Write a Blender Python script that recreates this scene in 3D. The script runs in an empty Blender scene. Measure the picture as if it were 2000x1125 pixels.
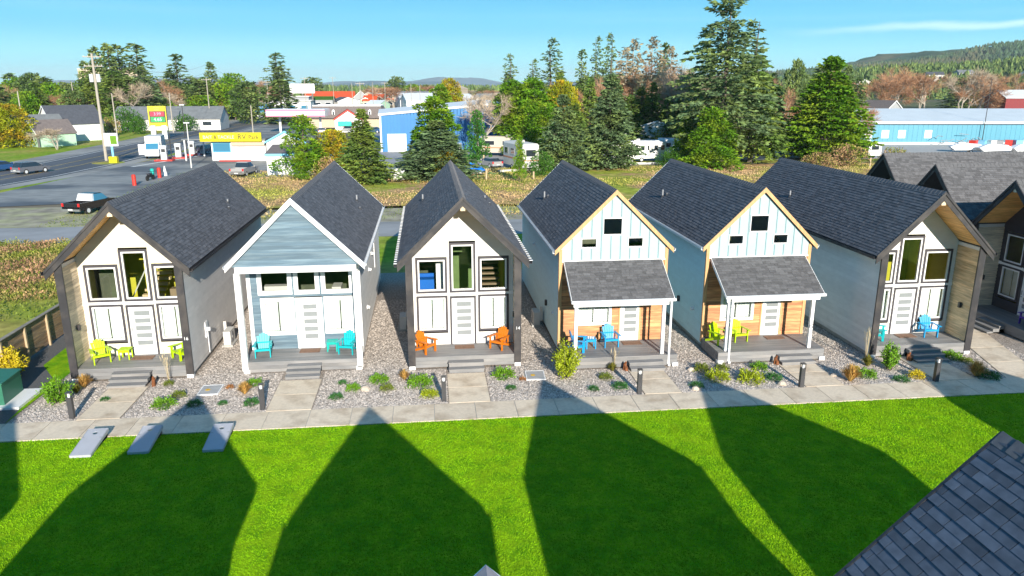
import bpy, math, random
import numpy as np
from math import radians as R, sin, cos, pi, atan2, hypot
random.seed(7)
SC = bpy.context.scene
COL = SC.collection
# ---------------------------------------------------------------- camera, sky, sun, exposure
cam = bpy.data.cameras.new('camera'); camo = bpy.data.objects.new('camera', cam); COL.objects.link(camo)
camo.location = (0, 0, 12.0); camo.rotation_euler = (R(90 - 15.217), 0, R(-6.4262))
cam.sensor_width = 36; cam.lens = 26.37; cam.clip_start = 0.1; cam.clip_end = 30000
SC.camera = camo
SUN_EL, SUN_AZ = 19.6, 172.0          # azimuth clockwise from +Y
w = bpy.data.worlds.new('World'); SC.world = w; w.use_nodes = True
nt = w.node_tree; nt.nodes.clear()
wo = nt.nodes.new('ShaderNodeOutputWorld'); bg = nt.nodes.new('ShaderNodeBackground')
sky = nt.nodes.new('ShaderNodeTexSky'); sky.sky_type = 'NISHITA'; sky.sun_disc = False
sky.sun_elevation = R(SUN_EL); sky.sun_rotation = R(SUN_AZ); sky.altitude = 0
sky.air_density = 1.0; sky.dust_density = 0.2; sky.ozone_density = 3.0
# clear winter air: a cyan to blue gradient by height, the same all round, mixed with the physical sky
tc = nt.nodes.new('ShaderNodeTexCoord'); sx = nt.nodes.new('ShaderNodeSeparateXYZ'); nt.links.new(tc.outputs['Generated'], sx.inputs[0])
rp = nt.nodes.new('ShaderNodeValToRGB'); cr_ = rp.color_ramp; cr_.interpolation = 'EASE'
stops = [(0.0, (.42, .93, 1.0)), (0.03, (.32, .86, 1.0)), (0.07, (.165, .66, .95)), (0.12, (.10, .52, .88)), (0.30, (.085, .39, .72)), (0.6, (.055, .25, .52)), (1.0, (.04, .18, .42))]  # upper stops, above the view, raised to lighten the shaded sides
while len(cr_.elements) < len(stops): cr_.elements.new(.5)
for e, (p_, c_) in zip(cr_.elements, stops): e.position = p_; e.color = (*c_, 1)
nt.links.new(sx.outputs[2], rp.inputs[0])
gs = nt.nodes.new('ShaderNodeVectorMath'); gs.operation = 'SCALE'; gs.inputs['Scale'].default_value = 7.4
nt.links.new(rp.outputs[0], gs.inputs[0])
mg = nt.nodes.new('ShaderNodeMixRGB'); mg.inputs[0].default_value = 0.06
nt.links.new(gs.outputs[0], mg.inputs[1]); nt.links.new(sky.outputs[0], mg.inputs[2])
# thin streaks of high cloud
mp = nt.nodes.new('ShaderNodeMapping'); mp.inputs['Scale'].default_value = (1.3, 1.3, 34); mp.inputs['Rotation'].default_value = (0, R(-1.5), 0)
nt.links.new(tc.outputs['Generated'], mp.inputs[0])
cn = nt.nodes.new('ShaderNodeTexNoise'); cn.inputs['Scale'].default_value = 1.5; cn.inputs['Detail'].default_value = 5; cn.inputs['Roughness'].default_value = 0.5
nt.links.new(mp.outputs[0], cn.inputs['Vector'])
cr = nt.nodes.new('ShaderNodeMapRange'); cr.inputs[1].default_value = 0.54; cr.inputs[2].default_value = 0.80; cr.inputs[3].default_value = 0; cr.inputs[4].default_value = 0.16
nt.links.new(cn.outputs[0], cr.inputs[0])
mx = nt.nodes.new('ShaderNodeMixRGB'); mx.inputs[2].default_value = (4.2, 6.4, 7.0, 1)
nt.links.new(cr.outputs[0], mx.inputs[0]); nt.links.new(mg.outputs[0], mx.inputs[1])
az = nt.nodes.new('ShaderNodeMath'); az.operation = 'ARCTAN2'; nt.links.new(sx.outputs[0], az.inputs[0]); nt.links.new(sx.outputs[1], az.inputs[1])
ln = nt.nodes.new('ShaderNodeMath'); ln.operation = 'MULTIPLY_ADD'; ln.inputs[1].default_value = 0.00550; ln.inputs[2].default_value = 0.05787; nt.links.new(az.outputs[0], ln.inputs[0])
df = nt.nodes.new('ShaderNodeMath'); df.operation = 'SUBTRACT'; nt.links.new(sx.outputs[2], df.inputs[0]); nt.links.new(ln.outputs[0], df.inputs[1])
wn = nt.nodes.new('ShaderNodeTexNoise'); wn.inputs['Scale'].default_value = 14; wn.inputs['Detail'].default_value = 6; wm = nt.nodes.new('ShaderNodeMapping'); wm.inputs['Scale'].default_value = (1, 1, 3); nt.links.new(tc.outputs['Generated'], wm.inputs[0]); nt.links.new(wm.outputs[0], wn.inputs['Vector'])
dn = nt.nodes.new('ShaderNodeMath'); dn.operation = 'MULTIPLY_ADD'; dn.inputs[1].default_value = 0.012; nt.links.new(wn.outputs[0], dn.inputs[0]); nt.links.new(df.outputs[0], dn.inputs[2])
sb_ = nt.nodes.new('ShaderNodeMath'); sb_.operation = 'SUBTRACT'; sb_.inputs[1].default_value = 0.006; nt.links.new(dn.outputs[0], sb_.inputs[0])
ab = nt.nodes.new('ShaderNodeMath'); ab.operation = 'ABSOLUTE'; nt.links.new(sb_.outputs[0], ab.inputs[0])
m1 = nt.nodes.new('ShaderNodeMapRange'); m1.interpolation_type = 'SMOOTHSTEP'; m1.inputs[1].default_value = 0.0; m1.inputs[2].default_value = 0.0075; m1.inputs[3].default_value = 0.8; m1.inputs[4].default_value = 0; nt.links.new(ab.outputs[0], m1.inputs[0])
m2 = nt.nodes.new('ShaderNodeMapRange'); m2.interpolation_type = 'SMOOTHSTEP'; m2.inputs[1].default_value = 0.3968; m2.inputs[2].default_value = 0.6368; nt.links.new(az.outputs[0], m2.inputs[0])
mm = nt.nodes.new('ShaderNodeMath'); mm.operation = 'MULTIPLY'; nt.links.new(m1.outputs[0], mm.inputs[0]); nt.links.new(m2.outputs[0], mm.inputs[1])
mc = nt.nodes.new('ShaderNodeMixRGB'); mc.inputs[2].default_value = (5.2, 7.6, 8.2, 1); nt.links.new(mm.outputs[0], mc.inputs[0]); nt.links.new(mx.outputs[0], mc.inputs[1])
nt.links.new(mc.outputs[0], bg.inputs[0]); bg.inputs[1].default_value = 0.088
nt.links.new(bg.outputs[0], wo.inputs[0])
sl = bpy.data.lights.new('sun', 'SUN'); sl.energy = 4.7; sl.angle = R(0.5); sl.color = (1.0, 0.925, 0.80)
so = bpy.data.objects.new('sun', sl); COL.objects.link(so); so.rotation_euler = (R(90 - SUN_EL), 0, R(180 - SUN_AZ))
so.location = (10, -60, 30)
vs = SC.view_settings; vs.view_transform = 'Standard'; vs.look = 'None'; vs.gamma = 1; vs.exposure = 0.78
try: vs.use_curve_mapping = False
except Exception: pass
SC.render.engine = 'CYCLES'
SC.cycles.use_denoising = True
SC.cycles.max_bounces = 6; SC.cycles.transparent_max_bounces = 16
SC.cycles.caustics_reflective = False; SC.cycles.caustics_refractive = False

# ---------------------------------------------------------------- materials
def _n(t, k, **kw):
    n = t.nodes.new(k)
    for a, b in kw.items(): setattr(n, a, b)
    return n
MATS = {}
def mat(name, col, rough=0.7, var=0.12, scale=3.0, bump=0.0, bscale=None, metal=0.0, isl=0.0, obr=0.0, col2=None, c2scale=1.0, c2range=(0.45, 0.6),
        stretch=(1, 1, 1), trans=0.0, spec=0.5, coords='Object', emit=0):
    """principled material: base colour x noise x random per piece, second colour by a slower noise"""
    m = bpy.data.materials.new(name); m.use_nodes = True; t = m.node_tree; L = t.links.new
    b = t.nodes['Principled BSDF']; b.inputs['Roughness'].default_value = rough; b.inputs['Metallic'].default_value = metal
    b.inputs['Specular IOR Level'].default_value = spec
    co = _n(t, 'ShaderNodeTexCoord'); mpn = _n(t, 'ShaderNodeMapping'); mpn.inputs['Scale'].default_value = stretch
    L(co.outputs[coords], mpn.inputs[0])
    no = _n(t, 'ShaderNodeTexNoise'); no.inputs['Scale'].default_value = scale; no.inputs['Detail'].default_value = 4
    if coords == 'Object':                       # shift the grain per object so copies differ
        oi = _n(t, 'ShaderNodeObjectInfo'); ad = _n(t, 'ShaderNodeVectorMath', operation='MULTIPLY_ADD')
        L(oi.outputs['Random'], ad.inputs[0]); ad.inputs[1].default_value = (37, 53, 71); L(mpn.outputs[0], ad.inputs[2]); vec = ad.outputs[0]
    else: vec = mpn.outputs[0]
    L(vec, no.inputs['Vector'])
    mr = _n(t, 'ShaderNodeMapRange'); mr.inputs[1].default_value = 0.3; mr.inputs[2].default_value = 0.7
    mr.inputs[3].default_value = 1 - var; mr.inputs[4].default_value = 1 + var; L(no.outputs[0], mr.inputs[0]); f = mr.outputs[0]
    def mul(f, src, amt):
        q = _n(t, 'ShaderNodeMapRange'); q.inputs[3].default_value = 1 - amt; q.inputs[4].default_value = 1 + amt; L(src, q.inputs[0])
        z = _n(t, 'ShaderNodeMath', operation='MULTIPLY'); L(f, z.inputs[0]); L(q.outputs[0], z.inputs[1]); return z.outputs[0]
    if isl:
        g = _n(t, 'ShaderNodeNewGeometry'); f = mul(f, g.outputs['Random Per Island'], isl)
    if obr:
        oi2 = _n(t, 'ShaderNodeObjectInfo'); f = mul(f, oi2.outputs['Random'], obr)
    if col2 is not None:
        n2 = _n(t, 'ShaderNodeTexNoise'); n2.inputs['Scale'].default_value = c2scale; n2.inputs['Detail'].default_value = 5; L(vec, n2.inputs['Vector'])
        r2 = _n(t, 'ShaderNodeMapRange'); r2.inputs[1].default_value = c2range[0]; r2.inputs[2].default_value = c2range[1]; L(n2.outputs[0], r2.inputs[0])
        mi = _n(t, 'ShaderNodeMixRGB'); mi.inputs[1].default_value = (*col, 1); mi.inputs[2].default_value = (*col2, 1); L(r2.outputs[0], mi.inputs[0]); cs = mi.outputs[0]
    else:
        rg = _n(t, 'ShaderNodeRGB'); rg.outputs[0].default_value = (*col, 1); cs = rg.outputs[0]
    sc = _n(t, 'ShaderNodeVectorMath', operation='SCALE'); L(cs, sc.inputs[0]); L(f, sc.inputs['Scale']); L(sc.outputs[0], b.inputs['Base Color'])
    if bump:
        nb = _n(t, 'ShaderNodeTexNoise'); nb.inputs['Scale'].default_value = bscale or scale * 4; nb.inputs['Detail'].default_value = 3; L(vec, nb.inputs['Vector'])
        bp = _n(t, 'ShaderNodeBump'); bp.inputs['Strength'].default_value = bump; bp.inputs['Distance'].default_value = 0.03; L(nb.outputs[0], bp.inputs['Height']); L(bp.outputs[0], b.inputs['Normal'])
    if emit:
        L(sc.outputs[0], b.inputs['Emission Color']); b.inputs['Emission Strength'].default_value = emit
    if trans:
        tr = _n(t, 'ShaderNodeBsdfTranslucent'); L(sc.outputs[0], tr.inputs[0]); ms = _n(t, 'ShaderNodeMixShader'); ms.inputs[0].default_value = trans
        o = t.nodes['Material Output']; L(b.outputs[0], ms.inputs[1]); L(tr.outputs[0], ms.inputs[2]); L(ms.outputs[0], o.inputs[0])
    MATS[name] = m; return m
def glass(name, tint, gl=0.12):
    m = bpy.data.materials.new(name); m.use_nodes = True; t = m.node_tree; t.nodes.clear(); L = t.links.new
    o = _n(t, 'ShaderNodeOutputMaterial'); a = _n(t, 'ShaderNodeBsdfTransparent'); a.inputs[0].default_value = (*tint, 1)
    g = _n(t, 'ShaderNodeBsdfGlossy'); g.inputs['Roughness'].default_value = 0.02
    fr = _n(t, 'ShaderNodeFresnel'); fr.inputs[0].default_value = 1.5
    ad = _n(t, 'ShaderNodeMath', operation='ADD'); ad.inputs[1].default_value = gl; L(fr.outputs[0], ad.inputs[0])
    s = _n(t, 'ShaderNodeMixShader'); L(ad.outputs[0], s.inputs[0]); L(a.outputs[0], s.inputs[1]); L(g.outputs[0], s.inputs[2]); L(s.outputs[0], o.inputs[0])
    MATS[name] = m; return m

mat('slate_shingle', (0.112, 0.116, 0.13), 0.9, 0.14, 9, 0.25, 120, isl=0.22, spec=0.25)
mat('slate_single', (0.085, 0.105, 0.14), 0.9, 0.22, 5, 0.3, 90, obr=0.32, spec=0.25)
mat('grey_shingle', (0.125, 0.123, 0.127), 0.9, 0.14, 9, 0.25, 120, isl=0.25, spec=0.25)
mat('pale_shingle', (0.27, 0.26, 0.29), 0.9, 0.1, 9, 0.25, 120, isl=0.2, spec=0.25)
mat('roof_felt', (0.045, 0.048, 0.055), 0.9)
mat('black_trim', (0.030, 0.028, 0.032), 0.55, 0.15, 2, 0.1, 30, col2=(0.06, 0.052, 0.05), c2scale=1.5)
mat('dark_trim', (0.055, 0.050, 0.060), 0.5, 0.15)
mat('white_trim', (0.82, 0.82, 0.82), 0.45, 0.03)
mat('white_siding', (0.72, 0.7, 0.67), 0.55, 0.04, 2, obr=0.03)
mat('cream_siding', (0.66, 0.62, 0.53), 0.55, 0.04, 2, obr=0.03)
mat('grey_siding', (0.64, 0.61, 0.59), 0.6, 0.06, 2, obr=0.05)
mat('light_grey_siding', (0.72, 0.72, 0.71), 0.6, 0.06, 2, obr=0.05)
mat('blue_siding', (0.085, 0.145, 0.195), 0.6, 0.12, 2.0, obr=0.13, stretch=(0.5, 0.5, 6), col2=(0.14, 0.21, 0.26), c2scale=1.2)
mat('pale_blue_siding', (0.52, 0.72, 0.78), 0.55, 0.05, 2, obr=0.03)
mat('sky_blue_panel', (0.38, 0.5, 0.53), 0.55, 0.04, 2, obr=0.02)
mat('panel_joint', (0.19, 0.29, 0.32), 0.6, 0.05)
mat('cedar', (0.46, 0.19, 0.075), 0.6, 0.3, 2.5, obr=0.24, stretch=(0.6, 6, 6), col2=(0.6, 0.3, 0.125), c2scale=1.4)
mat('pine_board', (0.7, 0.51, 0.3), 0.6, 0.25, 2.5, obr=0.20, stretch=(5, 0.6, 6), col2=(0.52, 0.34, 0.17), c2scale=1.6, c2range=(0.5, 0.7))
mat('weathered_board', (0.72, 0.6, 0.44), 0.7, 0.25, 2.5, obr=0.2, stretch=(5, 0.6, 6), col2=(0.52, 0.42, 0.3), c2scale=1.8, c2range=(0.5, 0.72))
mat('dry_growth', (0.54, 0.37, 0.2), 0.9, 0.3, 0.4, isl=0.5, trans=0.2, col2=(0.38, 0.37, 0.08), c2scale=0.16, spec=0.1)
mat('soffit_wood', (0.80, 0.47, 0.17), 0.6, 0.2, 2.5, obr=0.12, stretch=(5, 0.6, 6), col2=(0.66, 0.36, 0.12), c2scale=1.5)
mat('pale_straw', (0.66, 0.55, 0.36), 0.8, 0.15, 4, isl=0.3, trans=0.3)
mat('wood_trim', (0.6, 0.34, 0.155), 0.55, 0.15, 3, stretch=(6, 6, 0.8))
mat('beam_wood', (0.72, 0.56, 0.38), 0.6, 0.15)
mat('deck', (0.2, 0.2, 0.205), 0.6, 0.18, 2, obr=0.10, stretch=(0.5, 6, 1), col2=(0.26, 0.25, 0.245), c2scale=0.7)
mat('concrete', (0.7, 0.59, 0.455), 0.85, 0.08, 9, 0.2, 60, col2=(0.5, 0.395, 0.285), c2scale=1.3, c2range=(0.47, 0.70), obr=0.05)
mat('concrete_plain', (0.42, 0.41, 0.39), 0.85, 0.1, 3, 0.15, 50)
mat('asphalt', (0.105, 0.11, 0.12), 0.7, 0.18, 0.9, 0.2, 20, stretch=(0.6, 1, 1), col2=(0.27, 0.265, 0.25), c2scale=0.13, c2range=(0.42, 0.56))
mat('road_asphalt', (0.075, 0.078, 0.09), 0.7, 0.15, 0.4, 0.15, 20, stretch=(1, 0.12, 1), col2=(0.11, 0.11, 0.12), c2scale=0.2)
mat('lane_asphalt', (0.31, 0.31, 0.315), 0.85, 0.08, 0.7, 0.15, 20, col2=(0.25, 0.25, 0.25), c2scale=0.2)
mat('shoulder', (0.3, 0.295, 0.28), 0.9, 0.15, 0.5, 0.2, 15, col2=(0.2, 0.2, 0.195), c2scale=0.1)
mat('road_paint', (0.75, 0.74, 0.70), 0.7, 0.15, 1.0)
mat('yellow_paint', (0.65, 0.45, 0.08), 0.7, 0.15, 1.0)
mat('turf_blade', (0.225, 0.44, 0.004), 0.8, 0.24, 1.8, isl=0.14, trans=0.2, spec=0.15)
mat('lawn_green', (0.13, 0.33, 0.004), 0.85, 0.20, 7.0, 0.9, 55, col2=(0.26, 0.43, 0.006), c2scale=1.7, c2range=(0.38, 0.62), spec=0.1)
mat('rough_grass', (0.2, 0.31, 0.02), 0.9, 0.3, 1.5, 0.8, 8, col2=(0.38, 0.32, 0.09), c2scale=0.09, c2range=(0.4, 0.6), spec=0.1)
mat('brown_field', (0.46, 0.29, 0.15), 0.95, 0.35, 1.2, 1.0, 6, col2=(0.32, 0.36, 0.05), c2scale=0.13, c2range=(0.45, 0.58), spec=0.1)
mat('land', (0.12, 0.13, 0.06), 0.95, 0.4, 0.02, 0.5, 1, col2=(0.20, 0.17, 0.12), c2scale=0.008, spec=0.1)
mat('dirt', (0.3, 0.265, 0.2), 0.95, 0.3, 0.8, 0.4, 8, col2=(0.36, 0.35, 0.19), c2scale=0.25)
mat('gravel_bed', (0.44, 0.375, 0.32), 0.9, 0.5, 28, 1.0, 34, col2=(0.2, 0.165, 0.14), c2scale=14, c2range=(0.45, 0.6))
mat('gravel_stone', (0.5, 0.44, 0.39), 0.85, 0.12, 12, isl=0.45)
mat('dark_gravel', (0.11, 0.11, 0.112), 0.9, 0.4, 22, 0.8, 30)
mat('white_paint', (0.80, 0.80, 0.80), 0.5, 0.03)
mat('off_white', (0.62, 0.61, 0.58), 0.6, 0.06)
mat('light_metal', (0.62, 0.64, 0.66), 0.4, 0.06)
mat('grey_metal', (0.30, 0.31, 0.33), 0.45, 0.1)
mat('chrome', (0.7, 0.7, 0.72), 0.2, 0.02, metal=0.9)
mat('bronze', (0.055, 0.055, 0.06), 0.4, 0.1)
mat('lens_plastic', (0.75, 0.77, 0.8), 0.15, 0.02)
mat('door_white', (0.84, 0.84, 0.85), 0.4, 0.02)
mat('frosted', (0.25, 0.27, 0.28), 0.25, 0.05)
mat('curtain', (0.88, 0.95, 0.93), 0.9, 0.02, 3, trans=0.08)
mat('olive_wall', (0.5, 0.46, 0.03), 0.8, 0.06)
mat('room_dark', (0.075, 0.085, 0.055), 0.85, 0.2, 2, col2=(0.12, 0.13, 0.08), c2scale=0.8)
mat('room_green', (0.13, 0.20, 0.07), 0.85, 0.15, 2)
mat('room_floor', (0.25, 0.18, 0.11), 0.6, 0.1)
mat('stair_wood', (0.62, 0.48, 0.28), 0.6, 0.08)
mat('mat_brown', (0.20, 0.115, 0.075), 0.95, 0.2, 12)
mat('lime', (0.42, 0.62, 0.0), 0.45, 0.03, obr=0.03)
mat('turquoise', (0.0, 0.42, 0.46), 0.45, 0.03, obr=0.05)
mat('teal', (0.0, 0.42, 0.36), 0.45, 0.03)
mat('orange', (0.62, 0.17, 0.006), 0.45, 0.03)
mat('bright_blue', (0.0, 0.30, 0.62), 0.45, 0.03, obr=0.06)
mat('purple', (0.09, 0.04, 0.42), 0.45, 0.03)
mat('sofa_blue', (0.0, 0.13, 0.55), 0.7, 0.05)
mat('rust', (0.22, 0.075, 0.025), 0.8, 0.4, 8, 0.5, 30)
mat('rock', (0.52, 0.44, 0.36), 0.85, 0.15, 6, 0.4, 30)
mat('transformer_green', (0.03, 0.16, 0.1), 0.45, 0.08)
mat('fence_board', (0.42, 0.26, 0.15), 0.85, 0.3, 3, obr=0.28, stretch=(6, 0.5, 6), col2=(0.28, 0.2, 0.14), c2scale=1.2)
mat('fence_post', (0.46, 0.35, 0.22), 0.8, 0.15)
mat('fence_cap', (0.26, 0.23, 0.19), 0.85, 0.2)
mat('cornhole', (0.42, 0.43, 0.47), 0.45, 0.04)
mat('hole_black', (0.008, 0.008, 0.008), 0.9, 0)
mat('hatch_grey', (0.38, 0.385, 0.39), 0.7, 0.1)
mat('hatch_yellow', (0.70, 0.42, 0.03), 0.6, 0.1)
mat('pole_wood', (0.40, 0.355, 0.295), 0.85, 0.15, 2, stretch=(6, 6, 0.5))
mat('dark_pole', (0.03, 0.03, 0.033), 0.5, 0.1)
mat('wire', (0.20, 0.20, 0.21), 0.6, 0)
mat('sign_yellow', (0.62, 0.52, 0.0), 0.5, 0.03)
mat('sign_black', (0.02, 0.02, 0.02), 0.5, 0)
mat('sign_red', (0.55, 0.02, 0.06), 0.5, 0.05)
mat('sign_green', (0.02, 0.32, 0.08), 0.5, 0.05)
mat('digit_red', (0.9, 0.25, 0.35), 0.5, 0, emit=0.6)
mat('digit_green', (0.45, 0.95, 0.55), 0.5, 0, emit=0.6)
mat('red_paint', (0.62, 0.035, 0.02), 0.5, 0.06)
mat('metal_blue', (0.018, 0.17, 0.42), 0.5, 0.05, 0.5, obr=0.04)
mat('warehouse_blue', (0.085, 0.3, 0.41), 0.5, 0.04, 0.3, obr=0.02)
mat('warehouse_roof', (0.62, 0.66, 0.68), 0.5, 0.06, 0.3)
mat('red_roof', (0.62, 0.085, 0.02), 0.7, 0.08)
mat('brown_roof', (0.17, 0.14, 0.13), 0.85, 0.15, 2)
mat('charcoal_roof', (0.075, 0.08, 0.095), 0.85, 0.15, 2)
mat('mid_grey_roof', (0.17, 0.18, 0.185), 0.85, 0.15, 1)
mat('mint_wall', (0.42, 0.62, 0.45), 0.7, 0.05)
mat('tan_wall', (0.52, 0.42, 0.31), 0.7, 0.08)
mat('grey_wall', (0.34, 0.35, 0.36), 0.7, 0.08)
mat('barn_red', (0.22, 0.025, 0.03), 0.7, 0.1)
mat('trim_blue', (0.20, 0.52, 0.72), 0.5, 0.04)
mat('pink_stripe', (0.72, 0.20, 0.32), 0.5, 0.05)
mat('violet_stripe', (0.35, 0.28, 0.60), 0.5, 0.05)
mat('car_black', (0.015, 0.016, 0.02), 0.25, 0.05, spec=0.6)
mat('car_silver', (0.42, 0.41, 0.41), 0.3, 0.03, metal=0.3)
mat('car_white', (0.80, 0.80, 0.80), 0.3, 0.02)
mat('car_blue', (0.03, 0.10, 0.25), 0.25, 0.03, metal=0.2)
mat('car_grey', (0.20, 0.21, 0.24), 0.25, 0.03, metal=0.4)
mat('car_glass', (0.02, 0.03, 0.04), 0.08, 0, spec=0.8)
mat('car_glass_blue', (0.05, 0.20, 0.32), 0.08, 0, spec=0.8)
mat('tyre', (0.02, 0.02, 0.02), 0.9, 0)
mat('tail_red', (0.6, 0.02, 0.02), 0.3, 0)
mat('rv_beige', (0.56, 0.48, 0.4), 0.5, 0.05)
mat('rv_stripe', (0.60, 0.25, 0.14), 0.5, 0.05)
mat('tarp_blue', (0.01, 0.19, 0.72), 0.4, 0.15, 3, 0.5, 6)
mat('bark', (0.16, 0.125, 0.10), 0.9, 0.25, 3)
mat('pale_bark', (0.42, 0.37, 0.31), 0.9, 0.2, 1)
mat('spruce', (0.13, 0.22, 0.045), 0.8, 0.3, 0.35, isl=0.50, trans=0.25, col2=(0.22, 0.29, 0.05), c2scale=0.25, spec=0.2)
mat('blue_spruce', (0.14, 0.215, 0.095), 0.8, 0.3, 0.35, isl=0.50, trans=0.25, col2=(0.2, 0.27, 0.075), c2scale=0.25, spec=0.2)
mat('pine', (0.12, 0.265, 0.012), 0.8, 0.3, 0.35, isl=0.50, trans=0.3, col2=(0.24, 0.34, 0.02), c2scale=0.3, spec=0.2)
mat('yellow_pine', (0.32, 0.36, 0.015), 0.8, 0.3, 0.35, isl=0.50, trans=0.3, col2=(0.45, 0.3, 0.02), c2scale=0.3, spec=0.2)
mat('dark_conifer', (0.105, 0.17, 0.05), 0.85, 0.3, 0.2, isl=0.5, trans=0.2, col2=(0.17, 0.22, 0.06), c2scale=0.2, spec=0.2)
mat('ivy', (0.06, 0.21, 0.02), 0.6, 0.3, 0.5, isl=0.5, trans=0.3, spec=0.3)
mat('dry_needle', (0.32, 0.26, 0.16), 0.9, 0.3, 0.4, isl=0.5, trans=0.2, spec=0.1)
mat('twig', (0.44, 0.345, 0.25), 0.9, 0.2, 0.5, isl=0.35, spec=0.1)
mat('red_twig', (0.46, 0.25, 0.14), 0.9, 0.25, 0.2, isl=0.4, trans=0.2, spec=0.1)
mat('yellow_flower', (0.80, 0.66, 0.01), 0.7, 0.2, 0.5, isl=0.3, trans=0.3)
mat('leaf_bright', (0.16, 0.34, 0.012), 0.6, 0.2, 4, isl=0.45, trans=0.3)
mat('leaf_dark', (0.045, 0.17, 0.03), 0.6, 0.2, 4, isl=0.45, trans=0.25)
mat('leaf_olive', (0.17, 0.22, 0.02), 0.6, 0.2, 4, isl=0.45, trans=0.3)
mat('leaf_yellow', (0.36, 0.43, 0.015), 0.6, 0.2, 4, isl=0.45, trans=0.3)
mat('gold_leaf', (0.62, 0.50, 0.02), 0.6, 0.2, 4, isl=0.4, trans=0.3)
mat('tuft_orange', (0.58, 0.36, 0.10), 0.8, 0.2, 4, isl=0.5, trans=0.3)
mat('tuft_green', (0.24, 0.23, 0.03), 0.8, 0.2, 4, isl=0.5, trans=0.3)
mat('orange_leaf', (0.42, 0.19, 0.06), 0.7, 0.2, 4, isl=0.5, trans=0.3)
mat('bramble', (0.38, 0.225, 0.13), 0.9, 0.3, 0.5, isl=0.6, trans=0.2, col2=(0.26, 0.29, 0.05), c2scale=0.3, spec=0.1)
mat('hedge_green', (0.06, 0.16, 0.015), 0.8, 0.25, 0.6, isl=0.5, trans=0.25, spec=0.2)
mat('hill_green', (0.065, 0.11, 0.055), 0.95, 0.35, 0.02, isl=0.3, col2=(0.15, 0.13, 0.07), c2scale=0.006, c2range=(0.48, 0.62), spec=0.1)
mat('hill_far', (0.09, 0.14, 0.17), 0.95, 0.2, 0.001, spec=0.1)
glass('window_glass', (0.93, 0.96, 0.94), 0.06)

# ---------------------------------------------------------------- mesh helpers
class MB:
    def __init__(s): s.v = []; s.f = []
    def hexa(s, p):                  # 8 points: bottom ring 0-3 (counter-clockwise from above), top ring 4-7
        n = len(s.v); s.v += [tuple(q) for q in p]
        s.f += [tuple(n + i for i in q) for q in ((3, 2, 1, 0), (4, 5, 6, 7), (0, 1, 5, 4), (1, 2, 6, 5), (2, 3, 7, 6), (3, 0, 4, 7))]; return s
    def box(s, x0, y0, z0, x1, y1, z1):
        x0, x1 = min(x0, x1), max(x0, x1); y0, y1 = min(y0, y1), max(y0, y1); z0, z1 = min(z0, z1), max(z0, z1)
        return s.hexa([(x0, y0, z0), (x1, y0, z0), (x1, y1, z0), (x0, y1, z0), (x0, y0, z1), (x1, y0, z1), (x1, y1, z1), (x0, y1, z1)])
    def extr(s, poly, a, b, axis='y'):  # polygon in the two other axes, extruded along axis from a to b
        n = len(s.v); k = len(poly)
        for t in (a, b):
            for p, q in poly:
                s.v.append((p, t, q) if axis == 'y' else ((t, p, q) if axis == 'x' else (p, q, t)))
        s.f += [tuple(n + i for i in range(k)), tuple(n + k + k - 1 - i for i in range(k))]
        for i in range(k):
            j = (i + 1) % k; s.f.append((n + i, n + k + i, n + k + j, n + j))
        return s
    def tube(s, p, q, r0, r1=None, k=8):
        r1 = r0 if r1 is None else r1
        p = np.array(p, float); q = np.array(q, float); d = q - p; d /= (np.linalg.norm(d) or 1)
        a = np.cross(d, (0, 0, 1) if abs(d[2]) < .9 else (1, 0, 0)); a /= np.linalg.norm(a); b = np.cross(d, a); n = len(s.v)
        for c, r in ((p, r0), (q, r1)):
            for i in range(k):
                t = 2 * pi * i / k; s.v.append(tuple(c + r * (cos(t) * a + sin(t) * b)))
        for i in range(k):
            j = (i + 1) % k; s.f.append((n + i, n + j, n + k + j, n + k + i))
        s.f += [tuple(n + k - 1 - i for i in range(k)), tuple(n + k + i for i in range(k))]; return s
    def quad(s, *p):
        n = len(s.v); s.v += [tuple(q) for q in p]; s.f.append(tuple(range(n, n + len(p)))); return s
    def mesh(s, name, m=None):
        me = bpy.data.meshes.new(name); me.from_pydata(s.v, [], s.f)
        if m: me.materials.append(MATS[m])
        me.update(); return me
def B(*a): return MB().box(*a)
def fixn(me):
    import bmesh
    b = bmesh.new(); b.from_mesh(me); bmesh.ops.recalc_face_normals(b, faces=b.faces); b.to_mesh(me); b.free()
def put(name, mesh, parent=None, loc=(0, 0, 0), rz=0, m=None, **props):
    if isinstance(mesh, MB): mesh = mesh.mesh(name, m); fixn(mesh)
    o = bpy.data.objects.new(name, mesh); COL.objects.link(o); o.location = loc
    if rz: o.rotation_euler = (0, 0, rz)
    if parent: o.parent = parent
    for k, v in props.items(): o[k] = v
    return o
def thing(name, label, cat, loc=(0, 0, 0), rz=0, group=None):
    o = bpy.data.objects.new(name, None); COL.objects.link(o); o.location = loc; o.rotation_euler = (0, 0, rz); o.empty_display_size = .2
    o['label'] = label; o['category'] = cat
    if group: o['group'] = group
    return o
def tag(o, label, cat, group=None):
    o['label'] = label; o['category'] = cat
    if group: o['group'] = group
    return o
def dup(root, loc, rz=0, label=None, scale=None):
    def cp(o, par):
        c = o.copy(); COL.objects.link(c)
        if par: c.parent = par
        for ch in o.children: cp(ch, c)
        return c
    r = cp(root, None); r.location = loc; r.rotation_euler = (0, 0, rz)
    if scale: r.scale = scale
    if label: r['label'] = label
    return r
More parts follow.
